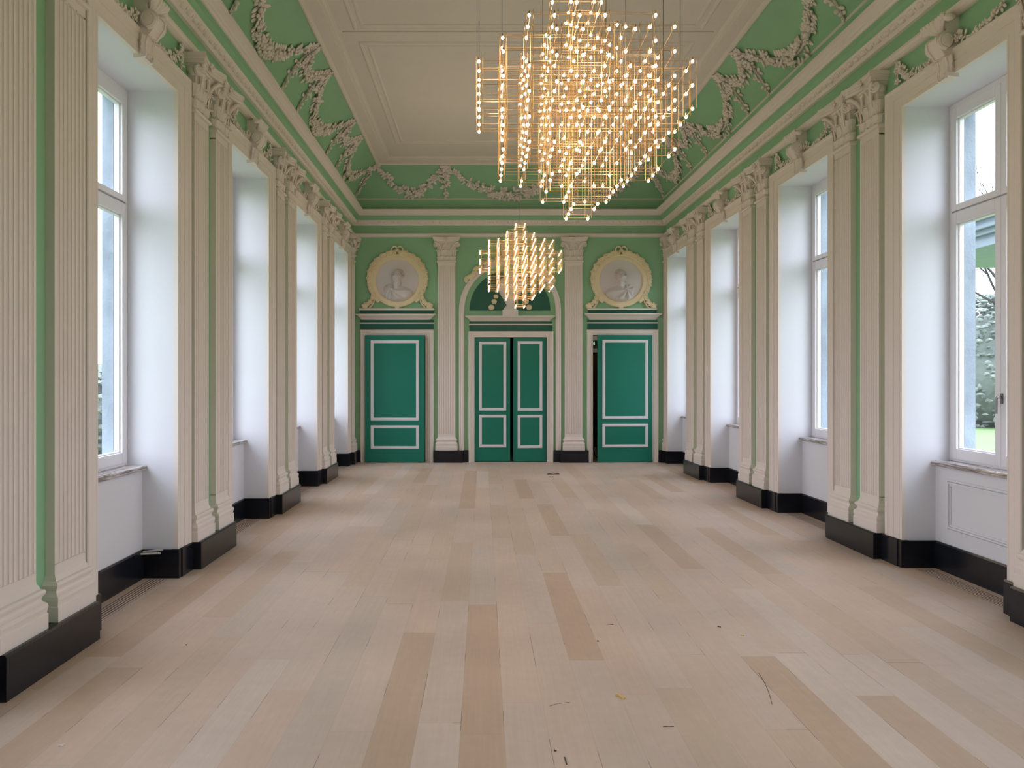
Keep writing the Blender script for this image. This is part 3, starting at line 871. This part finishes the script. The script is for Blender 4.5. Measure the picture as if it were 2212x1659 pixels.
# behind the right door: wood panelling, lintel, sign, hose
mb = MB(); mb.box(1.66, 3.6, YB+1.6, YB+1.65, 0, 2.25)
o = mb.build('wall_passage', [M['brownw']]); tag(o, 'dark brown panelling glimpsed behind the right door', 'wall', kind='structure')
mb = MB(); mb.box(1.66, 3.6, YB+1.55, YB+1.65, 2.25, 2.33); mb.box(1.66, 3.6, YB+1.58, YB+1.65, 2.33, 3.1); mb.box(1.66, 3.6, YB+1.52, YB+1.65, 2.7, 2.76); mb.box(1.66, 2.5, YB+1.5, YB+1.6, 0, .16)
o = mb.build('trim_6', [M['plaster']]); tag(o, 'white mouldings glimpsed through the gap of the right door', 'moulding', kind='structure')
s_ = F/(YB+1.5)
def gx(px, Y): return (px-1043)*Y/F
Yg = YB+1.5
root = empty('exit_sign', Matrix.Translation((gx(1286, Yg), Yg, 2.45)))
mb = MB(); mb.box(-.13, .13, 0, .05, -.06, .06); mb.build('sign_board', [M['signg']], parent=root)
mb = MB()
for i, xx in enumerate((-.07, -.035)):
    mb.box(xx, xx+.008, -.004, 0, -.03, .03)
    for zz in (-.03, -.004, .022): mb.box(xx, xx+.022, -.004, 0, zz, zz+.008)
mb.build('sign_marking', [M['signl']], parent=root)
tag(root, 'small dark green exit sign seen through the gap of the right door', 'sign')
mb = MB()
for q in range(4):
    pts = []
    for k in range(17):
        a = 2*pi*k/16; pts.append((gx(1285.5, 16.2)+.05*cos(a)+.012*q, 16.2+.02*q, .62+(.2-.03*q)*sin(a)))
    mb.tube(pts, .012, 6)
mb.tube([(gx(1286, 16.2), 16.2, .45), (gx(1282, 16.2), 16.2, .2), (gx(1285, 16.2), 16.18, .05), (gx(1289, 16.2), 16.16, .012), (gx(1294, 16.2), 16.16, .012)], .012, 6)
o = mb.build('coiled_hose', [M['rubber']], smooth=True); tag(o, 'black coiled hose hanging in the passage behind the right door', 'hose')

# arch round the central doors
def arc_pts(cx, cz, r, n=32): return [(cx+r*cos(pi-pi*k/n), cz+r*sin(pi-pi*k/n)) for k in range(n+1)]
ACX, ACZ = bx(1101.5), bz(671)
def arch_ring(mb, r0, r1, y0, zbot, mi=0, prof=None):
    prof = prof or [(0, 0), (0, 1), (1, 1), (1, 0)]
    rs = []
    for t, h in prof:
        r = r0+(r1-r0)*t; P = [(ACX-r, zbot)]+arc_pts(ACX, ACZ, r)+[(ACX+r, zbot)]
        rs.append([(x, YB-y0*h, z) for x, z in P])
    for k in range(len(rs)-1):
        for i in range(len(rs[0])-1):
            mb.add([rs[k][i], rs[k][i+1], rs[k+1][i+1], rs[k+1][i]], [(0,1,2,3)], mi)
mb = MB(); arch_ring(mb, .913, 1.02, .06, .24, 0, [(0, 0), (0, .6), (.15, .85), (.45, 1), (.6, .8), (.8, .9), (1, .6), (1, 0)])
o = mb.build('trim_7', [M['plaster']]); tag(o, 'white arched moulding framing the central doors', 'moulding', kind='structure')
mb = MB()
P = arc_pts(ACX, ACZ, .81, 40)
n = len(P); vs = [(x, YB-.012, z) for x, z in P]+[(x, YB+.0, z) for x, z in P]
mb.add(vs, [tuple(range(n))]+[(i, (i+1) % n, n+(i+1) % n, n+i) for i in range(n)])
o = mb.build('trim_8', [M['lunette']]); tag(o, 'dark green half-round field above the central doors', 'moulding', kind='structure')

# urn relief over the central doors
UX = bx(1102)
urn = empty('urn_relief', Matrix.Translation((UX, YB-.015, bz(683)))); tag(urn, 'cream stucco urn in relief above the central green doors', 'ornament')
def relief_lathe(mb, prof, yscale, n=18):
    rings = []
    for r, z in prof:
        rings.append([(r*cos(pi*k/n), -r*yscale*sin(pi*k/n), z) for k in range(n+1)])
    mb.loft(rings, closed=False, caps=False)
z0 = bz(683)
def zz(py): return bz(py)-z0
mb = MB(); mb.box(-.155, .155, -.09, .0, 0, zz(670)); mb.box(-.13, .13, -.08, 0, zz(670), zz(667))
mb.build('plinth', [M['plaster']], parent=urn, bevel=.005)
mb = MB()
relief_lathe(mb, [(.12, zz(667)), (.11, zz(664)), (.08, zz(661)), (.075, zz(658)), (.10, zz(655)), (.12, zz(650)), (.16, zz(643)), (.215, zz(634)), (.25, zz(625)), (.255, zz(616)), (.26, zz(613)), (.24, zz(612)), (.235, zz(609)), (.18, zz(604)), (.12, zz(600)), (.09, zz(596)), (.10, zz(592)), (.07, zz(588)), (.03, zz(583)), (.0, zz(581))], .45)
mb.build('vase', [M['plaster']], parent=urn, smooth='auto')
for sg in (-1, 1):
    mb = MB()
    P = [(.265, 630), (.285, 641), (.32, 652), (.375, 664.5)]
    for i, (x, py) in enumerate(P):
        r = .034+.005*i; mb.blob((sg*x, -.03, zz(py)), (r*1.25, r*.7, r*1.15), None, ICO1)
        for k in range(6): mb.blob((sg*x+r*.85*cos(k*1.047+i), -.03, zz(py)+r*.85*sin(k*1.047+i)), (r*.42, r*.4, r*.42), None, ICO0)
    mb.build('hanging_garland', [M['cream']], parent=urn, smooth=True)
# cartouche on the crown of the arch
ct = empty('arch_cartouche', Matrix.Translation((UX, YB-.02, bz(560)))); tag(ct, 'cream stucco shield with leaves on the crown of the central arch', 'ornament')
z0 = bz(560)
mb = MB()
sh = [(-.12, 561), (-.17, 552), (-.19, 540), (-.18, 530), (-.235, 523), (-.22, 518.5), (-.16, 521), (-.12, 516.5), (0, 515.3)]
poly = [(x, zz(y)) for x, y in sh]+[(-x, zz(y)) for x, y in sh[::-1][1:]]
mb.prism(poly, 1, -.05, .02)
mb.build('shield', [M['cream']], parent=ct, bevel=.012)
mb = MB()
pts = [(-.085, -.06, zz(558)), (-.085, -.06, zz(535))]+[(.085*cos(pi-pi*k/8), -.06, zz(535)+.085*sin(pi-pi*k/8)) for k in range(9)]+[(.085, -.06, zz(558))]
mb.tube(pts, .016, 6); mb.blob((0, -.05, zz(545)), (.06, .03, .1), None, ICO2)
for sg in (-1, 1): mb.blob((sg*.2, -.045, zz(522)), (.035, .025, .035), None, ICO1)
mb.build('shield_border', [M['cream']], parent=ct, smooth=True)
for sg in (-1, 1):
    random.seed(50+sg); mb = MB()
    for k in range(17):
        a = pi/2+sg*(.12+.052*k); r = 1.0+.045+.03*sin(k*1.3)
        x = r*cos(a)*-1*-1; p = (ACX-UX+r*cos(a), -.03, ACZ-z0+r*sin(a))
        da = a+sg*pi/2+random.uniform(-.6, .6)
        dr = Vector((cos(da), 0, sin(da))); nn = Vector((0, -1, 0)); rot = Matrix((dr, nn.cross(dr), nn)).transposed()
        mb.blob(p, (.075, .045, .022), rot, ICO1)
        if k % 4 == 0: mb.blob((p[0], -.045, p[2]), .03, None, ICO1)
    mb.build('leaf_spray', [M['cream']], parent=ct, smooth=True)

# portrait medallions
def medallion(cxp, cyp, face, label):
    cx, cz = bx(cxp), bz(cyp)
    root = empty('portrait_medallion', Matrix(((-1,0,0,cx),(0,-1,0,YB),(0,0,1,cz),(0,0,0,1)))); tag(root, label, 'medallion', 'portrait medallions above the side doors')
    # ring
    mb = MB(); rings = []; n = 48
    for (r, d) in ((.425, .0), (.425, .03), (.44, .045), (.47, .05), (.50, .045), (.52, .055), (.535, .05), (.54, 0)):
        rings.append([(r*cos(2*pi*k/n), d, r*.985*sin(2*pi*k/n)) for k in range(n)])
    mb.loft(rings, True, False)
    mb.box(-.04, .04, 0, .05, -.575, -.52)
    mb.build('frame_ring', [M['cream']], parent=root, smooth='auto')
    # relief disc as height field
    mb = MB(); NR, NA = 70, 150
    def g(x, z, a, b, rx, rz, rot=0.0, p=2.0):
        c, s = cos(rot), sin(rot); dx, dz = x-a, z-b
        u = (dx*c+dz*s)/rx; v = (-dx*s+dz*c)/rz; q = u*u+v*v
        return sqrt(max(0, 1-q))
    def H(x, z):
        x *= face
        h = 0
        # torso and shoulders
        to = g(x, z, -.03, -.31, .28, .19, -.12); h = max(h, .075*to)
        h = max(h, .05*g(x, z, .13, -.2, .14, .12, .5)); 
        nk = g(x, z, .0, -.07, .075, .14, .15); h = max(h, .055*nk)
        hd = g(x, z, .01, .085, .095, .125, .1); h = max(h, .085*hd**.8)
        # face details: nose, brow, chin, cheek towards +x
        h += .018*g(x, z, .085, .075, .022, .04, .2)+.012*g(x, z, .07, .12, .045, .014, .2)+.012*g(x, z, .075, .0, .03, .024)+.010*g(x, z, .078, .03, .022, .009)
        h -= .010*g(x, z, .062, .095, .02, .010)
        h += .012*g(x, z, -.015, .07, .016, .028)           # ear
        # hair curls
        if hd > 0 or g(x, z, -.02, .12, .12, .12) > 0:
            hr = g(x, z, -.03, .125, .115, .11)
            h += hr*(.02+.010*sin(70*x+25*sin(30*z))*cos(60*z))
        # drapery folds radiating from a clasp
        cx_, cz_ = .1, -.17
        if to > .05 or g(x, z, .13, -.2, .14, .12, .5) > 0:
            a = atan2(z-cz_, x-cx_); rr = sqrt((x-cx_)**2+(z-cz_)**2)
            m = min(1, max(to, g(x, z, .13, -.2, .14, .12, .5))*2)*min(1, rr*7)
            h += m*.016*sin(a*9+rr*9)
            h += m*.014*max(0, sin(a*4+1.0))**6
            h += .02*g(x, z, cx_, cz_, .03, .03)
        rim = sqrt(x*x+z*z)/.43
        return 2.1*h*max(0, min(1, (1-rim)*9))
    rings = []
    for i in range(NR+1):
        r = .43*i/NR
        rings.append([(r*cos(2*pi*k/NA), .012+H(r*cos(2*pi*k/NA), r*sin(2*pi*k/NA)), r*sin(2*pi*k/NA)) for k in range(NA)])
    mb.loft(rings, True, False)
    mb.build('portrait_relief', [M['relief']], parent=root, smooth=True)
    # wreath of overlapping leaves
    random.seed(5); mb = MB()
    for sg in (-1, 1):
        K = 30
        for k in range(K):
            t = k/(K-1); a = pi/2+sg*(.1+2.25*t)
            sc = .5+.5*sin(pi*min(1, t*1.1+.08))
            wv = .02*abs(sin(k*1.05))
            r = .525+.035*sc+wv
            p = Vector((r*cos(a), .04, r*sin(a)))
            for q in range(2):
                da = a+sg*(pi/2)*(.75 if q == 0 else 1.35)
                dr = Vector((cos(da), .15, sin(da))).normalized(); nn = Vector((0, 1, 0)); sd = nn.cross(dr).normalized(); rot = Matrix((dr, sd, dr.cross(sd))).transposed()
                mb.blob(p+dr*.012, (.06*(.6+.4*sc), .03, .022), rot, ICO1)
            if k % 3 == 0:
                pc = Vector(((r+.018)*cos(a), .045, (r+.018)*sin(a)))
                for q in range(6):
                    aa = q*1.047+k; mb.blob(pc+Vector((cos(aa), 0, sin(aa)))*.038*sc, (.03*(.5+.5*sc),)*3, None, ICO0)
                mb.blob(pc+Vector((0, .02, 0)), (.026*(.6+.4*sc),)*3, None, ICO1)
        # end tassels resting on the ledge
        P = [(.47, -.27, .04), (.495, -.345, .048), (.535, -.42, .05), (.585, -.47, .046), (.645, -.505, .066)]
        mb.tube([(sg*.45, .03, -.33), (sg*.47, .03, -.43), (sg*.53, .03, -.52), (sg*.60, .02, -.565)], [.012, .02, .022, .012], 6)
        for i, (x, z, r) in enumerate(P):
            mb.blob((sg*x, .04, z), (r, r*.6, r), None, ICO1)
            for q in range(5):
                aa = q*1.256+i; mb.blob((sg*x+r*.7*cos(aa), .055, z+r*.7*sin(aa)), (r*.42, r*.35, r*.42), None, ICO0)
    mb.build('wreath', [M['cream']], parent=root, smooth=True)
    mb = MB()
    for sg in (-1, 1):
        pts = []
        for k in range(13):
            a = 2*pi*k/12; pts.append((sg*(.062-.052*cos(a)), .045, .63+.05*sin(a)+.01*cos(a)))
        mb.tube(pts, .018, 6)
        mb.tube([(0, .045, .60), (sg*.1, .05, .575), (sg*.17, .045, .58), (sg*.2, .04, .60 if sg < 0 else .56)], [.018, .02, .018, .008], 6)
        mb.blob((sg*.15, .04, .585), (.05, .02, .02), Matrix.Rotation(sg*.3, 3, 'Y'), ICO1)
    mb.blob((0, .055, .60), (.03, .02, .03), None, ICO1)
    mb.build('ribbon_bow', [M['cream']], parent=root, smooth=True)
    return root
medallion(858.5, 606.5, 1, 'round portrait medallion with cream wreath above the left door')
medallion(1341, 607, -1, 'round portrait medallion with cream wreath above the right door')

# ---------------------------------------------------------------- chandeliers
A_ = .135
def make_chandelier(name, cx, cy, zb, label, seed, drop, wires):
    root = empty(name, Matrix.Translation((cx, cy, zb)))
    tag(root, label, 'chandelier', 'cubic lattice chandeliers')
    rnd = random.Random(seed)
    half = [x+.5 for x in range(-5, 5)]
    nodes = set()
    for k in range(10):
        kk = k-4.5
        for i in range(10):
            for j in range(10):
                ii, jj = i-4.5, j-4.5
                ok = abs(ii)+abs(kk) <= 5.01 or (abs(ii) == 3.5 and abs(kk) == 2.5) or (abs(ii) == 4.5 and k == 6)
                if ok and abs(jj)+abs(kk) <= 6.01 and abs(ii)+abs(jj) <= 6.01 and rnd.random() > drop:
                    nodes.add((i, j, k))
    fr = MB()
    def pos(i, j, k): return ((i-4.5)*A_, (j-4.5)*A_, k*A_)
    def rod(p, q, r=.0017):
        fr.tube([p, q], r, 4, caps=False)
    def spans(vals):
        return min(vals), max(vals)
    cx_ = {}; cy_ = {}; cz_ = {}
    for i, j, k in nodes:
        cx_.setdefault((j, k), []).append(i); cy_.setdefault((i, k), []).append(j); cz_.setdefault((i, j), []).append(k)
    for (j, k), v in cx_.items():
        a, b = spans(v); p, q = pos(a, j, k), pos(b, j, k)
        rod((p[0]-.012, p[1], p[2]+.004), (q[0]+.012, q[1], q[2]+.004))
        if (j+k) % 2 == 0: rod((p[0], p[1]+.03, p[2]+.03), (q[0], q[1]+.03, q[2]+.03))
    for (i, k), v in cy_.items():
        a, b = spans(v); p, q = pos(i, a, k), pos(i, b, k)
        rod((p[0]+.004, p[1]-.012, p[2]+.008), (q[0]+.004, q[1]+.012, q[2]+.008))
    for (i, j), v in cz_.items():
        a, b = spans(v); p, q = pos(i, j, a), pos(i, j, b)
        for dx, dy in ((-.016, .006), (.022, -.006)):
            rod((p[0]+dx, p[1]+dy, p[2]+.004), (q[0]+dx, q[1]+dy, q[2]+.03))
    # small sockets
    for i, j, k in nodes:
        p = pos(i, j, k); fr.tube([(p[0], p[1], p[2]+.008), (p[0], p[1], p[2]+.024)], [.006, .004], 5)
    fr.build('lattice_frame', [M['brass']], parent=root)
    # cables and ceiling plate
    top = 9*A_; zc = ZC-zb
    w = MB()
    for (i, j) in wires:
        ks = cz_.get((i, j), [9]); p = pos(i, j, max(ks)); w.tube([(p[0], p[1], p[2]), (p[0], p[1], zc)], .0018, 5)
    if not wires: 
        w.tube([(0, 0, top+.02), (0, 0, zc)], .004, 6)
        for a, b in ((4,4),(5,4),(4,5),(5,5)): p = pos(a, b, 9); w.tube([p, (0, 0, top+.02)], .002, 4)
    w.build('suspension_cable', [M['wirem']], parent=root)
    pm = MB(); pm.box(-.3, .3, -.3, .3, zc-.05, zc) if wires else pm.tube([(0, 0, zc-.06), (0, 0, zc)], .07, 20)
    pm.build('ceiling_plate', [M['frame']], parent=root, bevel=.004)
    # bulbs: the 100 nearest as parts, the rest one part
    ns = sorted(nodes, key=lambda n: (pos(*n)[1]*1.0+abs(pos(*n)[2]-.4)*.2, n))
    vis = [n for n in ns if zb+n[2]*A_-EYE < 815/F*(cy+pos(*n)[1])]
    rest = [n for n in ns if n not in set(vis[:100])]
    base = MB(); base.blob((0, 0, 0), (.0088, .0088, .0104), None, ICO1)
    b0 = base.build('bulb', [M['bulb']], parent=root, smooth=True)
    b0.matrix_basis = Matrix.Translation(pos(*vis[0]))
    for n in vis[1:100]:
        c = b0.copy(); COL.objects.link(c); c.parent = root; c.matrix_parent_inverse = Matrix(); c.matrix_basis = Matrix.Translation(pos(*n))
    rb = MB()
    for n in rest: rb.blob(pos(*n), (.0088, .0088, .0104), None, ICO1)
    r_ = rb.build('bulb', [M['bulb']], parent=root, smooth=True); r_['kind'] = 'stuff'
    return root, nodes
ch1, nd1 = make_chandelier('chandelier', .585, 4.58, 2.65, 'large glowing brass lattice chandelier hanging nearest the camera', 11, .2,
    [(1, 4), (3, 2), (3, 7), (4, 4), (5, 5), (6, 2), (6, 7), (8, 4), (0, 4), (9, 5)])
ch2, nd2 = make_chandelier('chandelier', .565, 11.7, 2.76, 'glowing brass lattice chandelier hanging far off before the central doors', 12, .04, [])
def lamp(name, loc, power, col=(1, .735, .55), r=.06):
    l = bpy.data.lights.new(name, 'POINT'); l.energy = power; l.color = col; l.shadow_soft_size = r
    o = bpy.data.objects.new(name, l); COL.objects.link(o); o.location = loc; return o
LP = 4.2
for cx, cy, zb in ((.585, 4.58, 2.65), (.565, 11.7, 2.76)):
    for dx, dy, dz in ((-.5, 0, .62), (.5, 0, .62), (0, -.5, .62), (0, .5, .62), (0, 0, .2), (0, 0, 1.1), (-.2, -.2, .9), (.2, .2, .4)):
        lamp('chandelier_light', (cx+dx, cy+dy, zb+dz), LP)
lamp('passage_light', (2.4, YB+1.0, 2.9), 2.5, (1, .85, .7))

# ---------------------------------------------------------------- floor grilles and bits
def make_grille():
    root = empty('floor_grille')
    b = MB(); b.box(-.62, .62, 0, .152, .0005, .002); b.build('slot_shade_plate', [M['slot']], parent=root)
    s = MB()
    for k in range(6):
        y = .0+k*.027; s.box(-.62, .62, y, y+.0175, .0021, .0028)
    s.build('slats', [M['floor']], parent=root); return root
g0 = make_grille(); first = True
for side, W, ss, ks in (('left', WL, SLs, (2, 3, 4)), ('right', WR, SRs, (2, 3))):
    for k in ks:
        mt = W(ss[k]+OC) @ Matrix.Translation((0, -.19, 0))
        if first: o = g0; o.matrix_world = mt; first = False
        else: o = copy_tree(g0, mt)
        tag(o, 'slotted wooden floor grille under the %s window of the %s wall' % (['nearest', 'second nearest', 'third nearest'][k-2], side), 'grille', 'floor grilles under the windows')

def pipe(p, q, lab):
    mb = MB(); p, q = Vector(p), Vector(q); n = 12
    d = (q-p).normalized(); a = d.orthogonal().normalized(); b = d.cross(a)
    rings = []
    for (c, r) in ((p, .0085), (q, .0085), (q, .006), (q-d*.04, .006)):
        rings.append([c+a*r*cos(2*pi*k/n)+b*r*sin(2*pi*k/n) for k in range(n)])
    mb.loft(rings, True, True)
    o = mb.build('pipe', [M['tube']], smooth='auto'); tag(o, lab, 'pipe', 'pipe stubs at the left baseboard')
pipe((xl(6.36)-.245, 6.375, .222), (xl(6.36)-.075, 6.36, .243), 'upper of two white pipe stubs on the left black baseboard')
pipe((xl(6.32)-.245, 6.33, .214), (xl(6.32)-.080, 6.325, .222), 'lower of two white pipe stubs on the left black baseboard')

def fl(px, py):
    Y = F*EYE/(py-820); return Vector(((px-1043)*Y/F, Y, 0))
def strip(name, a, b, w, h, mat, lab, cat, bend=0):
    a, b = fl(*a), fl(*b); mb = MB()
    d = (b-a); L_ = d.length; d.normalize(); n = Vector((-d.y, d.x, 0))
    rings = []
    for k in range(7):
        t = k/6; c = a+d*L_*t+n*bend*sin(pi*t); ww = w*(.55+.45*sin(pi*(.15+.7*t)))
        z1 = h*(.7+.3*sin(t*9))
        rings.append([c-n*ww/2+Vector((0,0,.0005)), c+n*ww/2+Vector((0,0,.0005)), c+n*ww*.4+Vector((0,0,z1)), c-n*ww*.4+Vector((0,0,z1))])
    mb.loft(rings); o = mb.build(name, [mat]); tag(o, lab, cat); return o
strip('wood_strip', (1182, 1025), (1208, 1024.6), .035, .02, M['redwood'], 'reddish brown strip of wood lying on the far floor before the double doors', 'wood scrap')
strip('wood_chip', (1187, 1031), (1195, 1030.8), .03, .012, M['twig'], 'small dark chip just in front of the reddish wood strip', 'wood scrap')
strip('wood_shaving', (1331, 1503), (1349, 1511), .014, .012, M['straw'], 'curled yellow wood shaving on the near floor right of centre', 'wood scrap', .008)
strip('splinter', (1639, 1454), (1668, 1522), .0026, .002, M['twig'], 'long thin dark splinter on the right part of the floor', 'wood scrap', .01)
strip('splinter', (1309, 1348.5), (1325, 1350), .004, .003, M['twig'], 'short dark splinter lying crosswise near the middle of the floor', 'wood scrap')
strip('splinter', (1432, 1570), (1456, 1569.5), .003, .003, M['twig'], 'thin splinter lying crosswise at the bottom of the photo right of centre', 'wood scrap')
strip('splinter', (1187, 1526), (1231, 1518), .0022, .002, M['twig'], 'fine curved straw on the near floor left of the yellow shaving', 'wood scrap', .012)
strip('splinter', (1550, 1354), (1557, 1355.5), .010, .006, M['twig'], 'small curled dark shaving right of the middle of the floor', 'wood scrap', .006)
strip('splinter', (1600, 1372.5), (1607, 1373.5), .014, .006, M['straw'], 'little tan flake right of the curled dark shaving', 'wood scrap')
strip('plaster_chip', (126, 1613), (140, 1610), .012, .008, M['chip'], 'white plaster chip on the floor at the bottom left', 'debris')
strip('plaster_chip', (1747, 1138), (1752, 1138), .014, .008, M['chip'], 'white crumb beside the floor grille of the second right window', 'debris')
strip('splinter', (1290, 1385), (1293, 1386), .012, .006, M['twig'], 'dark crumb below the short splinter mid floor', 'debris')
strip('splinter', (401, 1393.5), (404, 1394), .010, .006, M['twig'], 'single dark crumb on the left part of the floor', 'debris')
strip('splinter', (1220, 1636), (1224, 1652), .006, .004, M['twig'], 'dark splinter in a board seam at the bottom edge of the photo', 'wood scrap')
strip('splinter', (1197, 1622), (1202, 1623), .010, .006, M['twig'], 'dark crumb above the splinter at the bottom edge', 'debris')

# ---------------------------------------------------------------- outdoors
mb = MB()
mb.box(-60, xl(0)-.75, -30, 90, -.9, -.6); mb.box(xr(0)+.8, 80, -30, 90, -.9, -.6)
o = mb.build('lawn', [M['lawn']]); tag(o, 'bright green lawn outside the windows', 'lawn', kind='structure')
def tree(x, y, h, seed, label, depth=6, spread=.55, r0=.16):
    rnd = random.Random(seed); mb = MB()
    def branch(p, d, L_, r, lev):
        q = p+d*L_; m = p+d*L_*.5+Vector((rnd.uniform(-1,1), rnd.uniform(-1,1), rnd.uniform(-.3,.5)))*L_*.07
        mb.tube([p, m, q], [r, r*.85, r*.68], 5 if lev > 2 else 3, caps=False)
        if lev == 0: return
        for k in range(3 if lev > 1 else 4):
            ax = Vector((rnd.uniform(-1,1), rnd.uniform(-1,1), rnd.uniform(-.2,.4)))
            nd = (d*.9+ax*spread*1.3).normalized()
            branch(q if k < 2 else m+(q-m)*rnd.random(), nd, L_*rnd.uniform(.62, .85), r*.62, lev-1)
    branch(Vector((0, 0, -.6)), Vector((.05, .02, 1)), h*.22, r0, depth)
    o = mb.build('bare_tree', [M['bark']], mat=Matrix.Translation((x, y, 0))); tag(o, label, 'tree', 'bare trees in the garden'); return o
tree(14.85, 21.8, 13, 3, 'leafless tree seen through the nearest right window, nearer one', 7, .62, .085)
tree(18.6, 27.6, 15, 5, 'leafless tree seen through the nearest right window, standing farther off', 7, .6, .12)
def shrub(x, y, r, h, seed, label):
    rnd = random.Random(seed); mb = MB()
    mb.blob((0, 0, -.6+h*.42), (r*.72, r*.72, h*.45), None, ICO2)
    for k in range(1500):
        a, b = rnd.uniform(0, 2*pi), rnd.random()
        rr = r*(.62+.38*rnd.random())*sqrt(max(.02, 1-(2*b-.9)**2*.8))
        mb.blob((rr*cos(a), rr*sin(a), -.55+h*b), (rnd.uniform(.06, .2), rnd.uniform(.06, .2), rnd.uniform(.06, .16)), None, ICO0)
    o = mb.build('garden_shrub', [M['hedge']], mat=Matrix.Translation((x, y, 0))); tag(o, label, 'shrub', 'shrubs beyond the lawn'); return o
shrub(24.5, 37, 3.2, 6.2, 1, 'grey green shrub mass beyond the lawn, seen through the nearest right window')
shrub(29.5, 42, 3.6, 5.6, 2, 'dull green conifer behind the shrub, seen through the nearest right window')
shrub(-12, 24, 2.4, 2.6, 3, 'low shrub outside the nearest left window')
# portico
pt = empty('garden_portico', Matrix.Translation((7.9, 11.6, -.6))); tag(pt, 'grey stone portico with moulded eave seen through the nearest right window', 'portico')
mb = MB()
for (e, z0_, z1_) in ((.0, 4.25, 4.42), (.06, 4.42, 4.50), (.12, 4.50, 4.62), (.18, 4.62, 4.68)): mb.box(-.35-e, 2.2, -.35-e, 2.2, z0_, z1_)
mb.build('eave', [M['portico']], parent=pt, bevel=.01)
mb = MB(); mb.tube([(.35, .0, 0), (.35, .0, 4.1)], [.17, .14], 20); mb.box(.12, .58, -.23, .23, 4.08, 4.25); mb.box(.1, .6, -.25, .25, 0, .2)
mb.build('column', [M['portico']], parent=pt, smooth='auto')

# ---------------------------------------------------------------- light
w = bpy.data.worlds.new('overcast'); SC.world = w; w.use_nodes = True
nt = w.node_tree; nt.nodes.clear()
out = nt.nodes.new('ShaderNodeOutputWorld'); bg = nt.nodes.new('ShaderNodeBackground')
tcw = nt.nodes.new('ShaderNodeTexCoord'); spw = nt.nodes.new('ShaderNodeSeparateXYZ'); nt.links.new(tcw.outputs['Generated'], spw.inputs[0])
crw = nt.nodes.new('ShaderNodeValToRGB'); nt.links.new(mth(nt, 'MULTIPLY_ADD', spw.outputs[2], .5, .5), crw.inputs[0])
ew = crw.color_ramp.elements; ew[0].position = .49; ew[0].color = (.10, .11, .11, 1); ew[1].position = 1.0; ew[1].color = (.80, .86, 1.0, 1)
for p_, c_ in ((.505, (.44, .45, .51)), (.6, (.60, .62, .72)), (.75, (.74, .78, .91))):
    k_ = ew.new(p_); k_.color = c_+(1,)
nt.links.new(crw.outputs[0], bg.inputs[0]); bg.inputs[1].default_value = 7.6
nt.links.new(bg.outputs[0], out.inputs[0])
def portal(mat):
    l = bpy.data.lights.new('window_portal', 'AREA'); l.shape = 'RECTANGLE'; l.size = 1.15; l.size_y = 3.2
    l.cycles.is_portal = True
    o = bpy.data.objects.new('window_portal', l); COL.objects.link(o)
    # local -z of the lamp must look along +d
    o.matrix_world = mat @ Matrix.Translation((0, -.64, 2.42)) @ Matrix(((1,0,0,0),(0,0,-1,0),(0,1,0,0),(0,0,0,1)))
    return o
for W, ss in ((WL, SLs), (WR, SRs)):
    for s in ss: portal(W(s+OC))

# ---------------------------------------------------------------- camera
cam = bpy.data.cameras.new('camera'); co = bpy.data.objects.new('camera', cam); COL.objects.link(co)
co.location = (0, 0, EYE); co.rotation_euler = (pi/2, 0, 0)
cam.sensor_width = 36; cam.lens = F/2212*36
cam.shift_x = (1106-1043)/2212; cam.shift_y = (820-829.5)/2212
cam.clip_start = .05; cam.clip_end = 500
SC.camera = co
SC.view_settings.view_transform = 'Standard'; SC.view_settings.look = 'None'
SC.view_settings.gamma = 1; SC.view_settings.exposure = 0.30; SC.view_settings.use_curve_mapping = False
SC.cycles.max_bounces = 7; SC.cycles.diffuse_bounces = 5; SC.cycles.glossy_bounces = 3; SC.cycles.transparent_max_bounces = 12
SC.cycles.sample_clamp_indirect = 6; SC.cycles.caustics_reflective = False; SC.cycles.caustics_refractive = False
